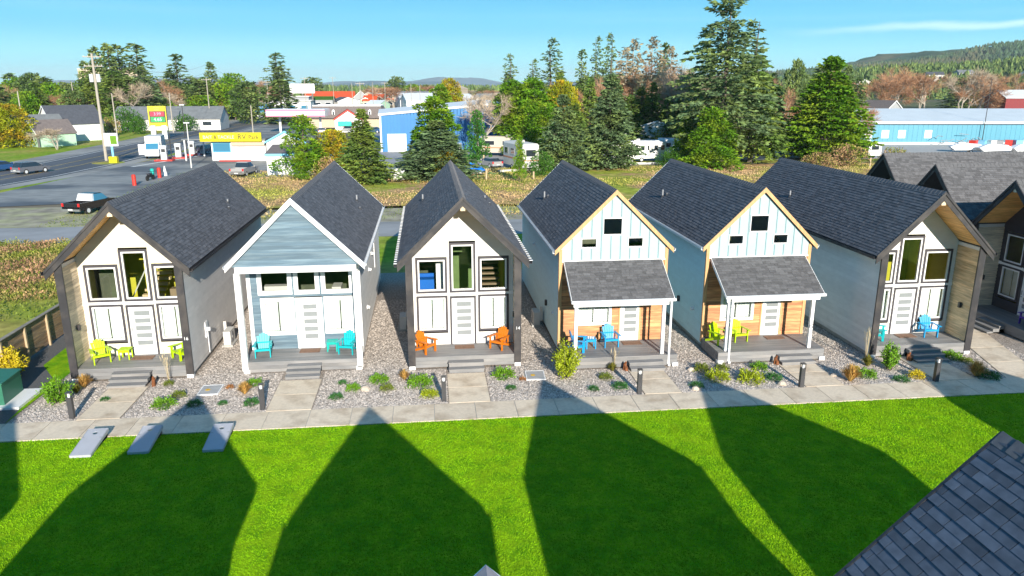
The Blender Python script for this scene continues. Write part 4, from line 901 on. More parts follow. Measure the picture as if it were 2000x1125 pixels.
for k, x, y, s, wh in (
 ('tuft', -14.20, 30.36, 1.0, 'left of the first front path'), ('olive', -10.85, 30.25, .6, 'under tall dry stalks by the cream gabled cabin deck'), ('olive', -10.05, 28.94, .8, 'below the tall dry stalks in the first bed'),
 ('bright', -10.35, 28.09, 1.05, 'beside the first front path'), ('dark', -9.20, 28.01, .8, 'in the tip of a roof shadow near the utility cover'), ('orange', -8.26, 29.58, .55, 'right of the first utility cover'),
 ('tuft', -7.52, 28.92, .9, 'left of the bollard by the blue cabin path'), ('bright', -7.34, 29.86, .8, 'just behind the bollard by the blue cabin path'), ('dark', -8.14, 27.98, .5, 'between the utility cover and the sidewalk'), ('dark', -7.02, 27.86, .85, 'left of the bollard base by the blue cabin path'),
 ('dark', -3.74, 29.56, .5, 'at the back right of the blue cabin path'), ('bright', -3.24, 28.85, .7, 'left of the pale round rock'), ('dark', -3.83, 28.09, .75, 'at the front right of the blue cabin path'), ('bright', -2.26, 29.62, .95, 'behind the round olive mound'),
 ('olive', -1.89, 28.70, .85, 'in front of the bright shrub in the middle bed'), ('tuft', -1.20, 29.72, .75, 'near the left corner of the white gabled cabin'), ('bright', -0.55, 29.04, 1.25, 'widest of the middle bed, near the tall bollard'), ('yellow', -0.18, 27.88, .8, 'left of the bollard by the white gabled cabin path'),
 ('bright', 2.98, 29.60, 1.1, 'right of the white gabled cabin steps'), ('orange', 3.73, 29.11, .5, 'left of the second utility cover'), ('dark', 3.14, 28.24, .6, 'in front right of the white gabled cabin path'),
 ('dark', 6.47, 27.76, .6, 'near the sidewalk left of the left cedar cabin bollard'), ('olive', 7.23, 28.89, .85, 'behind the dark mound by the left cedar cabin bollard'), ('dark', 7.58, 27.85, .9, 'left of the left cedar cabin bollard'), ('tuftg', 7.72, 29.71, .8, 'in front of the left cedar cabin deck'),
 ('olive', 11.57, 29.28, 1.0, 'right of a tan rock'), ('olive', 12.50, 29.36, .85, 'below the white downspout'), ('yellow', 11.89, 28.31, 1.15, 'in the middle of the right cedar cabin bed'), ('dark', 10.76, 27.65, .8, 'behind a tan rock beside the sidewalk'),
 ('yellow', 13.18, 27.93, 1.2, 'largest yellow one of the right cedar cabin bed'), ('bright', 14.14, 29.23, .85, 'left of the right cedar cabin steps'), ('dark', 14.24, 28.04, .95, 'behind the tan rock near the bollard'),
 ('tuft', 17.31, 27.47, 1.25, 'big clump right of the right cedar cabin path'), ('bright', 18.28, 27.87, .95, 'right of the big straw grass clump'), ('gold', 18.30, 28.70, .5, 'behind the big straw grass clump'), ('dark', 19.47, 27.28, .9, 'below the tall shrub by the pale grey cabin'), ('gold', 20.32, 27.53, .95, 'left of the pale grey cabin bollard'),
 ('tuftg', 19.03, 29.05, 1.0, 'at the black corner of the pale grey cabin'), ('bright', 23.36, 29.53, 1.0, 'in the shaded bed right of the pale grey cabin steps'), ('olive', 23.69, 28.97, .8, 'in the shaded bed beside the walk'), ('tuft', 22.94, 27.41, 1.3, 'in the shaded triangular bed'), ('dark', 23.34, 27.19, 1.2, 'at the tip of the shaded triangular bed'),
 ('dark', -12.84, 28.91, .5, 'right of the leftmost bollard'), ('tuftg', -14.26, 29.78, .8, 'behind the leftmost bollard')):
    plant(k, x, y, s, wh)
def stalks(x, y, h, label):
    n = 16; a = rng.random(n) * 2 * pi; P = np.zeros((n, 3)); rr = rng.random(n) * .24; top = np.stack([np.cos(a) * rr, np.sin(a) * rr, h * (.7 + .4 * rng.random(n))], 1); s = np.stack([-np.sin(a), np.cos(a), a * 0], 1) * .006
    V = np.stack([P - s, P + s, top + s, top - s], 1).reshape(-1, 3); pl = leaf_quads(top - [0, 0, .22], np.tile([0, 0, 1.], (n, 1)) + rng.normal(size=(n, 3)) * .1, .26, .028, rng)
    put('dry_stalks', arrmesh('stalks', np.concatenate([V, pl]), 4, 'pale_straw'), None, (x, y, .02), label=label, category='dry grass', group='tall dry grass stalks')
stalks(-10.92, 30.48, 1.3, 'tall pale grass stalks in front of the cream gabled cabin deck'); stalks(19.05, 29.24, 1.7, 'tall pale grass stalks at the black corner of the pale grey cabin'); stalks(7.85, 29.88, .9, 'pale grass stalks in front of the left cedar cabin deck')
def bush(name, label, x, y, h, r, m, n, leaf, seed, cat='shrub'):
    rg = np.random.default_rng(seed); t = thing(name, label, cat, (x, y, 0)); K = 15; V = []; st = MB()
    for k in range(K):
        a = 2.4 * k + rg.random(); lean = .2 + .8 * rg.random(); base = np.array([cos(a) * .1, sin(a) * .1, 0]); tip = np.array([cos(a) * r * lean, sin(a) * r * lean, h * (1.05 - .5 * lean) * (.8 + .3 * rg.random())])
        st.tube(base, tip, .018, .006, 4); m_ = n // K; s = .2 + .8 * rg.random((m_, 1)); P = base + (tip - base) * s + rg.normal(size=(m_, 3)) * r * .13
        V.append(leaf_quads(P, (tip - base) / h + rg.normal(size=(m_, 3)) * .6, leaf, leaf * .5, rg))
    put('stems', st, t, m='bark'); put('foliage', arrmesh('foliage', np.concatenate(V), 4, m), t)
bush('tall_shrub', 'tall bright green shrub beside the left cedar fronted cabin deck', 5.58, 29.19, 1.75, .62, 'leaf_yellow', 2600, .11, 5)
bush('tall_shrub', 'upright bright green shrub in front of the pale grey cabin steps', 19.74, 28.54, 1.35, .42, 'leaf_bright', 1700, .10, 6)
bush('tall_shrub', 'loose yellow green shrub left of the first bollard', -14.61, 28.91, 1.0, .62, 'leaf_bright', 1500, .11, 7)
bush('golden_shrub', 'golden feathery shrub behind the green transformer box', -17.75, 32.0, 1.35, .6, 'gold_leaf', 1700, .13, 8)

# gravel: small stones over the beds
def inbed(x, y):
    if not (27.12 < y < 48): return False
    for a, b in ((-13.2, -11.55), (-6.38, -4.6), (.55, 2.25), (8.37, 9.98), (15.15, 16.9), (20.93, 22.77)):
        if a < x < b and y < 31: return False
    if y < 38 and 24.0 + (y - 27) * .3 < x < 25.8 + (y - 27) * .3: return False
    for a, b, c in ((-14.9, -10.0, 31), (-8, -3.1, 31.1), (-1.0, 3.85, 30.8), (5.75, 10.75, 30.0), (12.5, 17.6, 30.0), (19.7, 24.5, 30.0)):
        if a < x < b and y > c: return False
    return True
def stones(name, n, box, test, m, r, seed):
    rg = np.random.default_rng(seed); x = rg.uniform(box[0], box[1], n * 3); y = box[2] + (box[3] - box[2]) * rg.random(n * 3) ** 1.35
    k = np.array([test(a, b) for a, b in zip(x, y)]); x, y = x[k][:n], y[k][:n]; n = len(x); rr = r * (.5 + rg.random(n) ** 2 * 1.3); a0 = rg.random(n) * 6
    T = []
    top = np.stack([x + rg.normal(size=n) * rr * .2, y + rg.normal(size=n) * rr * .2, rr * (.5 + .5 * rg.random(n))], 1)
    ringp = [np.stack([x + np.cos(a0 + i * pi / 2) * rr * (.7 + .6 * rg.random(n)), y + np.sin(a0 + i * pi / 2) * rr * (.7 + .6 * rg.random(n)), np.full(n, .0)], 1) for i in range(4)]
    V = np.stack([top] + ringp, 1).reshape(-1, 3)
    F = (np.arange(n)[:, None, None] * 5 + np.array([[0, 1, 2], [0, 2, 3], [0, 3, 4], [0, 4, 1]])[None]).reshape(-1, 3)
    me = bpy.data.meshes.new(name); me.vertices.add(len(V)); me.vertices.foreach_set('co', V.astype(np.float32).ravel()); me.loops.add(F.size); me.loops.foreach_set('vertex_index', F.astype(np.int32).ravel())
    me.polygons.add(len(F)); me.polygons.foreach_set('loop_start', np.arange(0, F.size, 3, dtype=np.int32)); me.polygons.foreach_set('loop_total', np.full(len(F), 3, dtype=np.int32)); me.materials.append(MATS[m]); me.update(calc_edges=True)
    o = put(name, me, kind='stuff', label='loose grey and tan gravel stones around the cabins', category='gravel'); return o
def turf(n):
    rg = np.random.default_rng(9); x = rg.uniform(-17, 26, n); y = 14.6 + 11.06 * rg.random(n) ** 1.2; a = rg.random(n) * pi; w_ = .012 + .012 * rg.random(n); h_ = .015 + .028 * rg.random(n)
    c, s = np.cos(a) * w_, np.sin(a) * w_; lx, ly = rg.normal(size=n) * .015, rg.normal(size=n) * .015
    V = np.stack([np.stack([x - c, y - s, x * 0], 1), np.stack([x + c, y + s, x * 0], 1), np.stack([x + lx, y + ly, h_], 1)], 1).reshape(-1, 3)
    put('turf', arrmesh('turf', V, 3, 'turf_blade'), kind='stuff', label='bright green mown turf blades of the lawn', category='grass')
turf(390000)
stones('gravel', 95000, (-15.4, 27, 27.1, 42), inbed, 'gravel_stone', .031, 4)

# ---------------------------------------------------------------- trees
def conifer_parts(seed, h, r, cb=.12, p=.85, nb=120, tuft=.7, per=16, droop=.35, rise=.15, spread=.28, gap=0.0, m='spruce', bark='bark', br=True, tr=None):
    rg = np.random.default_rng(seed); V = []; st = MB(); tr = tr or h * .014
    kk = 6; lean = rg.normal(size=2) * h * .008
    for i in range(kk): a, b = i / kk, (i + 1) / kk; st.tube((lean[0] * a, lean[1] * a, h * a), (lean[0] * b, lean[1] * b, h * b), tr * (1 - a) + .03, tr * (1 - b) + .03, 6)
    for i in range(nb):
        u = ((i + rg.random()) / nb); t = u ** 1.0; z = h * (cb + (1 - cb) * t); a = 2.39996 * i + rg.normal() * .3
        prof = (1 - t) ** p * (1 - .35 * max(0, .12 - t) / .12)
        ln = r * prof * (.62 + .5 * rg.random()) + .25 * r * .2
        if gap and rg.random() < gap: ln *= .35
        n = max(3, int(per * (ln / r) ** .8 * (.7 + .6 * rg.random()))); s = (.12 + .88 * rg.random(n) ** .75)
        ca, sa = cos(a), sin(a); zz = ln * (rise * s - droop * s ** 2) + (t > .85) * ln * s * .8
        lat = rg.normal(size=n) * ln * spread * (1.05 - s)
        P = np.stack([ca * ln * s - sa * lat, sa * ln * s + ca * lat, z + zz + rg.normal(size=n) * .12 * tuft], 1)
        D = np.stack([ca + 0 * s - sa * np.sign(lat) * .6, sa + 0 * s + ca * np.sign(lat) * .6, -.25 + 0 * s], 1) + rg.normal(size=(n, 3)) * .45
        V.append(leaf_quads(P - D * tuft * .2, D, tuft, tuft * .5, rg))
        if br and ln > r * .25 and i % 2 == 0: st.tube((0, 0, z), (ca * ln * .85, sa * ln * .85, z + ln * (rise * .85 - droop * .72)), tr * .25 * (1 - t * .7), .015, 3)
    top = leaf_quads(np.stack([np.zeros(20), np.zeros(20), h * (.93 + .07 * rg.random(20))], 1), rg.normal(size=(20, 3)) * .5 + [0, 0, .8], tuft * .8, tuft * .25, rg); V.append(top)
    return st.mesh('trunk', bark), arrmesh('crown', np.concatenate(V), 4, m)
def lobed_parts(seed, h, r, cb=.1, nl=22, per=180, tuft=.7, m='pine', bark='bark', shape='cone', lob=.42, tr=None):
    rg = np.random.default_rng(seed); V = []; st = MB(); tr = tr or h * .018
    st.tube((0, 0, 0), (0, 0, h * .55), tr, tr * .6, 6); st.tube((0, 0, h * .55), (0, 0, h * .93), tr * .6, .05, 5)
    for i in range(nl):
        t = (i + .5) / nl; z = h * (cb + (1 - cb) * t * .93)
        prof = {'cone': (1 - t) ** .7, 'egg': math.sqrt(max(0, 1 - (2 * t - .9) ** 2 * .9)), 'flat': .55 + .5 * t if t < .8 else 1.9 * (1 - t) * 1.7 + .3}[shape]
        a = 2.39996 * i + rg.normal() * .4; d = r * prof * (.35 + .35 * rg.random()); lr = r * lob * (.55 + .5 * prof) * (.75 + .5 * rg.random()); c = np.array([cos(a) * d, sin(a) * d, z])
        n = int(per * (lr / (r * lob)) ** 2) + 12; u = rg.normal(size=(n, 3)); u[:, 2] = u[:, 2] * .9 + .15; u /= np.linalg.norm(u, axis=1, keepdims=True)
        q = (.55 + .5 * rg.random((n, 1)) ** .6); P = c + u * q * lr * np.array([1, 1, .62]); V.append(leaf_quads(P, u + [0, 0, .25] + rg.normal(size=(n, 3)) * .55, tuft, tuft * .5, rg))
        st.tube((0, 0, max(z - lr * .8, .3)), tuple(c * np.array([.8, .8, 1]) - [0, 0, lr * .2]), tr * .3, .03, 4)
    return st.mesh('trunk', bark), arrmesh('crown', np.concatenate(V), 4, m)
def bare_parts(seed, h, r, m='twig', bark='pale_bark', tw=2600, lean=.0):
    rg = np.random.default_rng(seed); st = MB(); ends = []
    def grow(p, d, l, rad, lv):
        q = p + d * l; st.tube(p, q, rad, rad * .7, 5 if lv < 2 else 3)
        if lv >= 4: ends.append((p, q, d)); return
        for k in range(2 + (rg.random() < .6)):
            nd = d + rg.normal(size=3) * .42 + np.array([0, 0, .12]); nd[:2] *= 1 + .3 * (r / h * 3 - 1); nd /= np.linalg.norm(nd); grow(q, nd, l * (.66 + .2 * rg.random()), rad * .66, lv + 1)
        if lv > 0: ends.append((p, q, d))
    for k in range(2 if r > h * .3 else 1): grow(np.zeros(3), np.array([lean + rg.normal() * .12, rg.normal() * .12, 1.]), h * .30, h * .016, 0)
    E_ = [ends[i] for i in rg.integers(0, len(ends), tw)]; A = np.array([e[0] for e in E_]); Bq = np.array([e[1] for e in E_]); D = np.array([e[2] for e in E_]); s = rg.random((tw, 1))
    V = leaf_quads(A + (Bq - A) * s, D + rg.normal(size=(tw, 3)) * .7 + [0, 0, .3], h * .12, .035 + h * .0016, rg)
    z = max(V[:, 2].max(), 1e-3); k = h / z; V *= k
    tm = st.mesh('trunk', bark)
    co = np.array(st.v) * k; tm.vertices.foreach_set('co', co.astype(np.float32).ravel()); tm.update()
    return tm, arrmesh('crown', V, 4, m)
TP = {}
def proto_tree(kind):
    if kind in TP: return TP[kind]
    s = abs(hash_(kind)) % 1000; d = {
     'spruce': lambda: conifer_parts(11, 20, 4.2, .06, .8, 260, .6, 36, m='spruce'),
     'spruce2': lambda: conifer_parts(12, 20, 4.6, .05, .85, 250, .62, 36, droop=.45, m='blue_spruce'),
     'sparse': lambda: conifer_parts(13, 20, 3.6, .25, .7, 120, .6, 22, droop=.05, rise=.12, gap=.35, m='blue_spruce', spread=.22),
     'sparse2': lambda: conifer_parts(14, 20, 4.4, .16, .62, 120, .75, 26, droop=.1, rise=.05, gap=.3, m='dark_conifer', spread=.25),
     'brownspruce': lambda: conifer_parts(15, 20, 4.0, .15, .6, 140, .6, 22, droop=.1, rise=.1, gap=.3, m='dry_needle', bark='pale_bark'),
     'far': lambda: conifer_parts(16, 20, 4.2, .04, .7, 170, .95, 18, m='dark_conifer', br=False),
     'far2': lambda: lobed_parts(17, 16, 5.5, .1, 18, 200, .85, m='dark_conifer', shape='egg'),
     'far3': lambda: lobed_parts(18, 14, 6.5, .08, 18, 220, .8, m='pine', shape='egg'),
     'pine': lambda: lobed_parts(19, 16, 5.0, .06, 34, 380, .5, m='pine', shape='cone'),
     'pinecol': lambda: lobed_parts(20, 18, 3.2, .05, 34, 300, .5, m='pine', shape='egg'),
     'yellowpine': lambda: lobed_parts(21, 12, 5, .05, 26, 330, .5, m='yellow_pine', shape='egg'),
     'openpine': lambda: lobed_parts(22, 12, 4.5, .15, 20, 330, .42, m='pine', shape='cone', lob=.34),
     'ivytree': lambda: lobed_parts(23, 10, 3.4, .02, 20, 190, .45, m='ivy', shape='cone'),
     'hedge': lambda: lobed_parts(24, 4, 4, .0, 14, 150, .4, m='hedge_green', shape='egg', lob=.5),
     'rustbush': lambda: lobed_parts(25, 4, 4, .0, 12, 120, .45, m='bramble', shape='egg', lob=.5),
     'bare': lambda: bare_parts(26, 14, 5.5), 'bare2': lambda: bare_parts(27, 12, 4.0), 'redbare': lambda: bare_parts(28, 14, 5.5, 'red_twig', tw=3000), 'redbare2': lambda: bare_parts(29, 13, 4.5, 'red_twig', tw=2800),
     'yellow': lambda: lobed_parts(30, 5, 1.6, .3, 10, 110, .35, m='yellow_flower', shape='egg'),
    }[kind]; TP[kind] = d(); return TP[kind]
def hash_(s): return sum(ord(c) * 31 ** i for i, c in enumerate(s))
BASEH = dict(spruce=(20, 4.2), spruce2=(20, 4.6), sparse=(20, 3.6), sparse2=(20, 4.4), brownspruce=(20, 4.0), far=(20, 4.2), far2=(16, 6.8), far3=(14, 7.8), pine=(16, 5.6), pinecol=(18, 3.8), yellowpine=(12, 6), openpine=(12, 4.8), ivytree=(10, 3.6), hedge=(4, 4.8), rustbush=(4, 4.8), bare=(14, 5.5), bare2=(12, 4.0), redbare=(14, 5.5), redbare2=(13, 4.5), yellow=(5, 1.8))
NM = dict(spruce='spruce_tree', spruce2='spruce_tree', sparse='sparse_spruce', sparse2='sparse_spruce', brownspruce='bare_spruce', far='conifer_tree', far2='dense_tree', far3='dense_tree', pine='pine_tree', pinecol='pine_tree', yellowpine='pine_tree', openpine='pine_tree', ivytree='ivy_tree', hedge='bush', rustbush='bush', bare='bare_tree', bare2='bare_tree', redbare='bare_tree', redbare2='bare_tree', yellow='flowering_tree')
def tree(kind, X, Y, H, W_, label, own=None, group='trees beyond the cabins'):
    """W_ = half width"""
    W_ *= 1.18
    bh, br_ = BASEH[kind]; tm, cm = (own or proto_tree(kind))[:2]
    if own: bh, br_ = own[2], own[3]
    cat = 'bush' if NM[kind] == 'bush' else 'tree'
    t = thing(NM[kind], label, cat, (X, Y, -.1), random.random() * 6.28, group); t.scale = (W_ / br_, W_ / br_, H / bh)
    put('trunk' if cat == 'tree' else 'stems', tm, t); put('crown' if cat == 'tree' else 'foliage', cm, t); return t
# ================================================================ beyond the cabins
def gable_house(name, label, x0, x1, y, h, depth, rz=0, wall='white_paint', roofm='charcoal_roof', rh=None, side=False, over=.3, wins=2, trimm='white_trim', cat='house', group=None, dr=True):
    """front along local x from 0 to w, ridge along x (side=False) or along y (side=True)"""
    w = x1 - x0; t = thing(name, label, cat, (x0, y, 0), rz, group); rh = rh or w * .25
    put('wall', B(0, 0, 0, w, depth, h), t, m=wall)
    if side:
        put('gable_wall', MB().extr([(0, h), (w, h), (w / 2, h + rh)], 0, depth), t, m=wall)
        for sg, a in ((-1, 0), (1, w)):
            p = [(w / 2, h + rh), (a + sg * over, h - rh * over * 2 / w), (a + sg * over, h - rh * over * 2 / w + .15), (w / 2, h + rh + .15)]
            put('roof', MB().extr(p, -over, depth + over), t, m=roofm)
            put('fascia', MB().extr([(q[0], q[1] - (.12 if i < 2 else -.01)) for i, q in enumerate(p)], -over - .05, -over - .01), t, m=trimm)
    else:
        put('gable_wall', MB().extr([(0, h), (depth, h), (depth / 2, h + rh)], .01, w - .01, 'x'), t, m=wall)
        for sg, a in ((-1, 0), (1, depth)):
            p = [(depth / 2, h + rh), (a + sg * over, h - rh * over * 2 / depth), (a + sg * over, h - rh * over * 2 / depth + .15), (depth / 2, h + rh + .15)]
            put('roof', MB().extr(p, -over, w + over, 'x'), t, m=roofm)
    n = wins
    for k in range(n):
        c = w * (k + .5) / n; ww = min(1.2, w / n * .3); z0 = h * .38; z1 = h * .78
        o = put('window', ring(MB(), c - ww, c + ww, z0, z1, -.06, .0, .1), t, m=trimm); put('pane', B(c - ww + .1, -.03, z0 + .1, c + ww - .1, -.01, z1 - .1), o, m='car_glass')
    if dr: c = w * .5 / max(n, 1) + w / max(n, 1) * .5; put('door', B(c - .5, -.05, 0, c + .5, -.01, min(2.1, h * .75)), t, m='mid_grey_roof')
    return t
def flat_house(name, label, x0, x1, y, h, depth, rz=0, wall='white_paint', top='mid_grey_roof', trimm='off_white', wins=2, group=None, cat='building'):
    w = x1 - x0; t = thing(name, label, cat, (x0, y, 0), rz, group)
    put('wall', B(0, 0, 0, w, depth, h), t, m=wall); put('roof', B(-.2, -.2, h, w + .2, depth + .2, h + .18), t, m=top)
    put('parapet', ring_flat(-.25, -.25, w + .25, depth + .25, h + .18, h + .4), t, m=trimm)
    for k in range(wins):
        c = w * (k + .5) / wins; ww = min(1.3, w / wins * .3); o = put('window', ring(MB(), c - ww, c + ww, h * .35, h * .75, -.06, .0, .08), t, m=trimm); put('pane', B(c - ww + .08, -.03, h * .35 + .08, c + ww - .08, -.01, h * .75 - .08), o, m='car_glass_blue')
    return t
def ring_flat(x0, y0, x1, y1, z0, z1):
    return MB().box(x0, y0, z0, x1, y0 + .15, z1).box(x0, y1 - .15, z0, x1, y1, z1).box(x0, y0 + .15, z0, x0 + .15, y1 - .15, z1).box(x1 - .15, y0 + .15, z0, x1, y1 - .15, z1)

# bait shop with the yellow sign
sy = 127.5
t = thing('store', 'white corner store under a long yellow sign with RV Park lettering', 'store', (-34.5, sy, 0), R(-4))
put('wall', B(0, 0, 0, 8.6, 9, 3.3), t, m='white_paint'); put('roof', B(-4.5, -.4, 3.3, 8.8, 9.3, 3.5), t, m='mid_grey_roof')
sb = put('sign_board', B(-1.4, -.85, 3.1, 8.3, -.5, 4.5), t, m='sign_yellow')
text('sign_text', 'BAIT', .72, sb, (-.15, -.87, 3.78), (R(90), 0, 0), 'off_white'); text('sign_text', '&', .8, sb, (1.05, -.87, 3.78), (R(90), 0, 0), 'sign_black'); text('sign_text', 'TACKLE', .72, sb, (2.75, -.87, 3.78), (R(90), 0, 0), 'off_white')
text('sign_text', 'RV', 1.15, sb, (5.25, -.87, 3.8), (R(90), 0, 0), 'sign_black'); text('sign_text', 'Park', .9, sb, (7.1, -.87, 3.75), (R(90), 0, 0), 'sign_black')
o = put('window', ring(MB(), .2, 3.1, 1.3, 2.9, -.08, .0, .12), t, m='trim_blue'); put('pane', B(.32, -.04, 1.42, 2.98, -.01, 2.78), o, m='car_glass_blue')
put('door', B(4.4, -.06, .05, 5.4, 0, 2.2), t, m='off_white'); put('eave_board', B(3.3, -.45, 2.4, 8.6, -.01, 3.0), t, m='tan_wall'); put('kerb', B(1.5, -1.4, 0, 6.5, -1.2, .2), t, m='red_paint')
put('porch_post', B(-4.2, -.3, 0, -4.0, -.1, 3.3), t, m='white_paint'); put('porch_post', B(-4.2, 8, 0, -4.0, 8.2, 3.3), t, m='white_paint')
gable_house('shop_annex', 'white gabled annex with blue trim beside the yellow sign', -25.6, -19.5, 126.5, 3.0, 12, R(-4), roofm='mid_grey_roof', rh=1.6, side=True, trimm='trim_blue', wins=1, cat='building')
t = thing('storage_shed', 'long low white shed with a brown roof in front of the bright pine', 'shed', (-21.5, 105.4, 0), R(-1))
put('wall', B(0, 0, 0, 13.5, 5.2, 2.7), t, m='white_paint'); put('roof', MB().extr([(-.2, 2.75), (5.5, 3.6), (5.5, 3.75), (-.2, 2.9)], -.2, 13.7, 'x'), t, m='brown_roof'); put('trim', B(-.22, -.24, 2.62, 13.7, -.18, 2.92), t, m='trim_blue')
# price sign
(px0, pz0), (px1, pz1) = (-61.50, 2.80), (-57.67, 7.25); pw = px1 - px0; ph = pz1 - pz0
t = thing('price_sign', 'tall yellow roadside price sign with red and green digits', 'sign', ((px0 + px1) / 2, 180, 0), R(8))
for s_ in (-1, 1): put('post', B(s_ * pw * .22 - .2, -.15, 0, s_ * pw * .22 + .2, .15, pz0), t, m='dark_pole')
for s_ in (-1, 1): put('post_cover', B(s_ * pw * .3 - .55, -.35, 0, s_ * pw * .3 + .45, .35, 3.0), t, m='white_paint')
sb = put('sign_board', B(-pw / 2, -.25, pz0, pw / 2, .25, pz1), t, m='sign_yellow'); put('backing_panel', B(-pw * .43, -.27, pz0 + ph * .19, pw * .43, -.251, pz0 + ph * .75), sb, m='sign_black'); put('price_panel', B(-pw * .38, -.30, pz0 + ph * .5, pw * .38, -.255, pz0 + ph * .72), sb, m='sign_red'); put('price_panel', B(-pw * .38, -.30, pz0 + ph * .22, pw * .38, -.255, pz0 + ph * .47), sb, m='sign_green')
text('price_digits', '3.99', ph * .2, sb, (0, -.32, pz0 + ph * .61), (R(90), 0, 0), 'digit_red'); text('price_digits', '4.65', ph * .22, sb, (0, -.32, pz0 + ph * .34), (R(90), 0, 0), 'digit_green')
text('sign_text', 'FOOD', ph * .1, sb, (0, -.32, pz0 + ph * .92), (R(90), 0, 0), 'wood_trim'); text('sign_text', 'MART', ph * .1, sb, (0, -.32, pz0 + ph * .81), (R(90), 0, 0), 'wood_trim')
t = thing('small_sign', 'small white and green sign on a blue post with a yellow base', 'sign', (-48.99, 125.61, 0), 0)
put('post', B(-.15, -.1, 1.0, .15, .1, 2.6), t, m='trim_blue'); put('board', B(-1.0, -.08, 2.6, 1.0, .08, 4.6), t, m='white_paint'); put('picture_panel', B(-.1, -.1, 2.9, .85, -.085, 4.2), t, m='leaf_bright'); put('base_block', B(-.6, -.4, 0, .6, .4, 1.0), t, m='sign_yellow')
put('grass_island', MB().tube((-49.88, 125.71, 0), (-49.88, 125.71, .03), 2.4, 2.3, 20), m='rough_grass', kind='structure')

# pumps, posts, lamps
def pump(x, y, label):
    t = thing('fuel_pump', label, 'fuel pump', (x, y, 0), 0, 'fuel pumps on red islands')
    put('cabinet', MB().box(-.45, -.3, .2, .45, .3, 2.1).box(-.5, -.3, 2.1, .5, .3, 2.45), t, m='light_metal'); put('display', B(-.3, -.33, 1.4, .3, -.3, 1.9), t, m='dark_pole'); put('hose', MB().tube((.5, 0, 2.0), (.75, -.3, .9), .03, .03, 5).tube((.75, -.3, .9), (.5, -.1, 1.2), .03, .03, 5), t, m='dark_pole')
    put('island', B(-1.4, -.8, 0, 1.4, .8, .2), t, m='red_paint')
pump(-41.19, 132.39, 'fuel pump between the white truck and the parked dark car'); pump(-40.64, 137.98, 'fuel pump nearest the parked dark car'); pump(-42.14, 128.13, 'fuel pump right beside the white box truck')
for i, (px, y, l) in enumerate(((-35.69, 96.70, 'red steel guard post, nearest of those on the asphalt'), (-35.28, 104.51, 'red steel guard post beside the white one'), (-35.77, 103.45, 'teal guard post in the middle of the asphalt'))):
    put('guard_post', MB().tube((0, 0, 0), (0, 0, 1.25), .24, .24, 10).tube((0, 0, 1.25), (0, 0, 1.33), .24, .12, 10), None, (px, y, 0), m=('red_paint', 'red_paint', 'teal')[i], label=l, category='guard post', group='guard posts on the asphalt')
put('traffic_cone', MB().tube((0, 0, 0), (0, 0, 1.3), .3, .06, 10), None, (-35.30, 106.84, 0), m='white_paint', label='white marker cone on the asphalt', category='cone')
t = thing('motorcycle', 'dark motorcycle parked by the teal guard post', 'motorcycle', (-35.53, 101.78, 0), R(80))
for x in (-.7, .7): put('wheel', MB().tube((x, -.07, .33), (x, .07, .33), .33, .33, 12), t, m='tyre')
put('body', MB().box(-.5, -.14, .4, .35, .14, .8).tube((.6, 0, .5), (.35, 0, 1.1), .05, .05, 6).box(.3, -.4, 1.05, .36, .4, 1.1), t, m='car_black'); put('saddle', B(-.6, -.16, .8, .1, .16, .92), t, m='dark_trim')
def pole(x, y, h, label, arms=0, m='pole_wood', trans=False, r=.16, rz=0, lamp=False):
    t = thing('utility_pole' if not lamp else 'light_pole', label, 'pole', (x, y, 0), rz, 'poles along the road'); put('pole', MB().tube((0, 0, 0), (0, 0, h), r, r * .7, 8), t, m=m)
    for k in range(arms):
        z = h - .5 - k * 1.4; put('crossarm', MB().box(-1.35, -.07, z - .07, 1.35, .07, z + .07), t, m=m)
        for q in (-1.2, -.6, .6, 1.2): put('insulator', MB().tube((q, 0, z + .07), (q, 0, z + .25), .05, .04, 6), t, m='light_metal')
    if trans:
        for s in (-1, 1): put('transformer', MB().tube((s * .5, 0, h - 4.3), (s * .5, 0, h - 3.1), .3, .3, 10), t, m='light_metal')
    if lamp: put('lamp_head', B(-.4, -.15, h - .05, .4, .15, h + .12), t, m='light_metal')
    return t
pole(-51.53, 129.19, 16.6, 'big wooden utility pole with two crossarms and twin transformers', 2, trans=True, r=.24, rz=R(8))
for px, py, top, l, a in ((413, 252, 152, 'pale utility pole with a crossarm behind the store sign', 1), (230, 272, 182, 'plain pale pole right of the twin transformer pole', 0), (339, 259, 181, 'plain pale pole behind the price sign', 0), (50, 275, 178, 'short leaning pale pole above the yellow bush', 0), (152, 245, 160, 'thin pole above the white gabled house', 0)):
    X, Y, H, W_ = {413: (-58.8, 219.2, 13.6, 0.41), 230: (-68.9, 180.4, 10.0, 0.33), 339: (-64.1, 203.9, 9.9, 0.37), 50: (-87.1, 177.7, 10.5, 0.31), 152: (-103.7, 243.0, 12.6, 0.43)}[px]
    pole(X, Y, H, l, a)
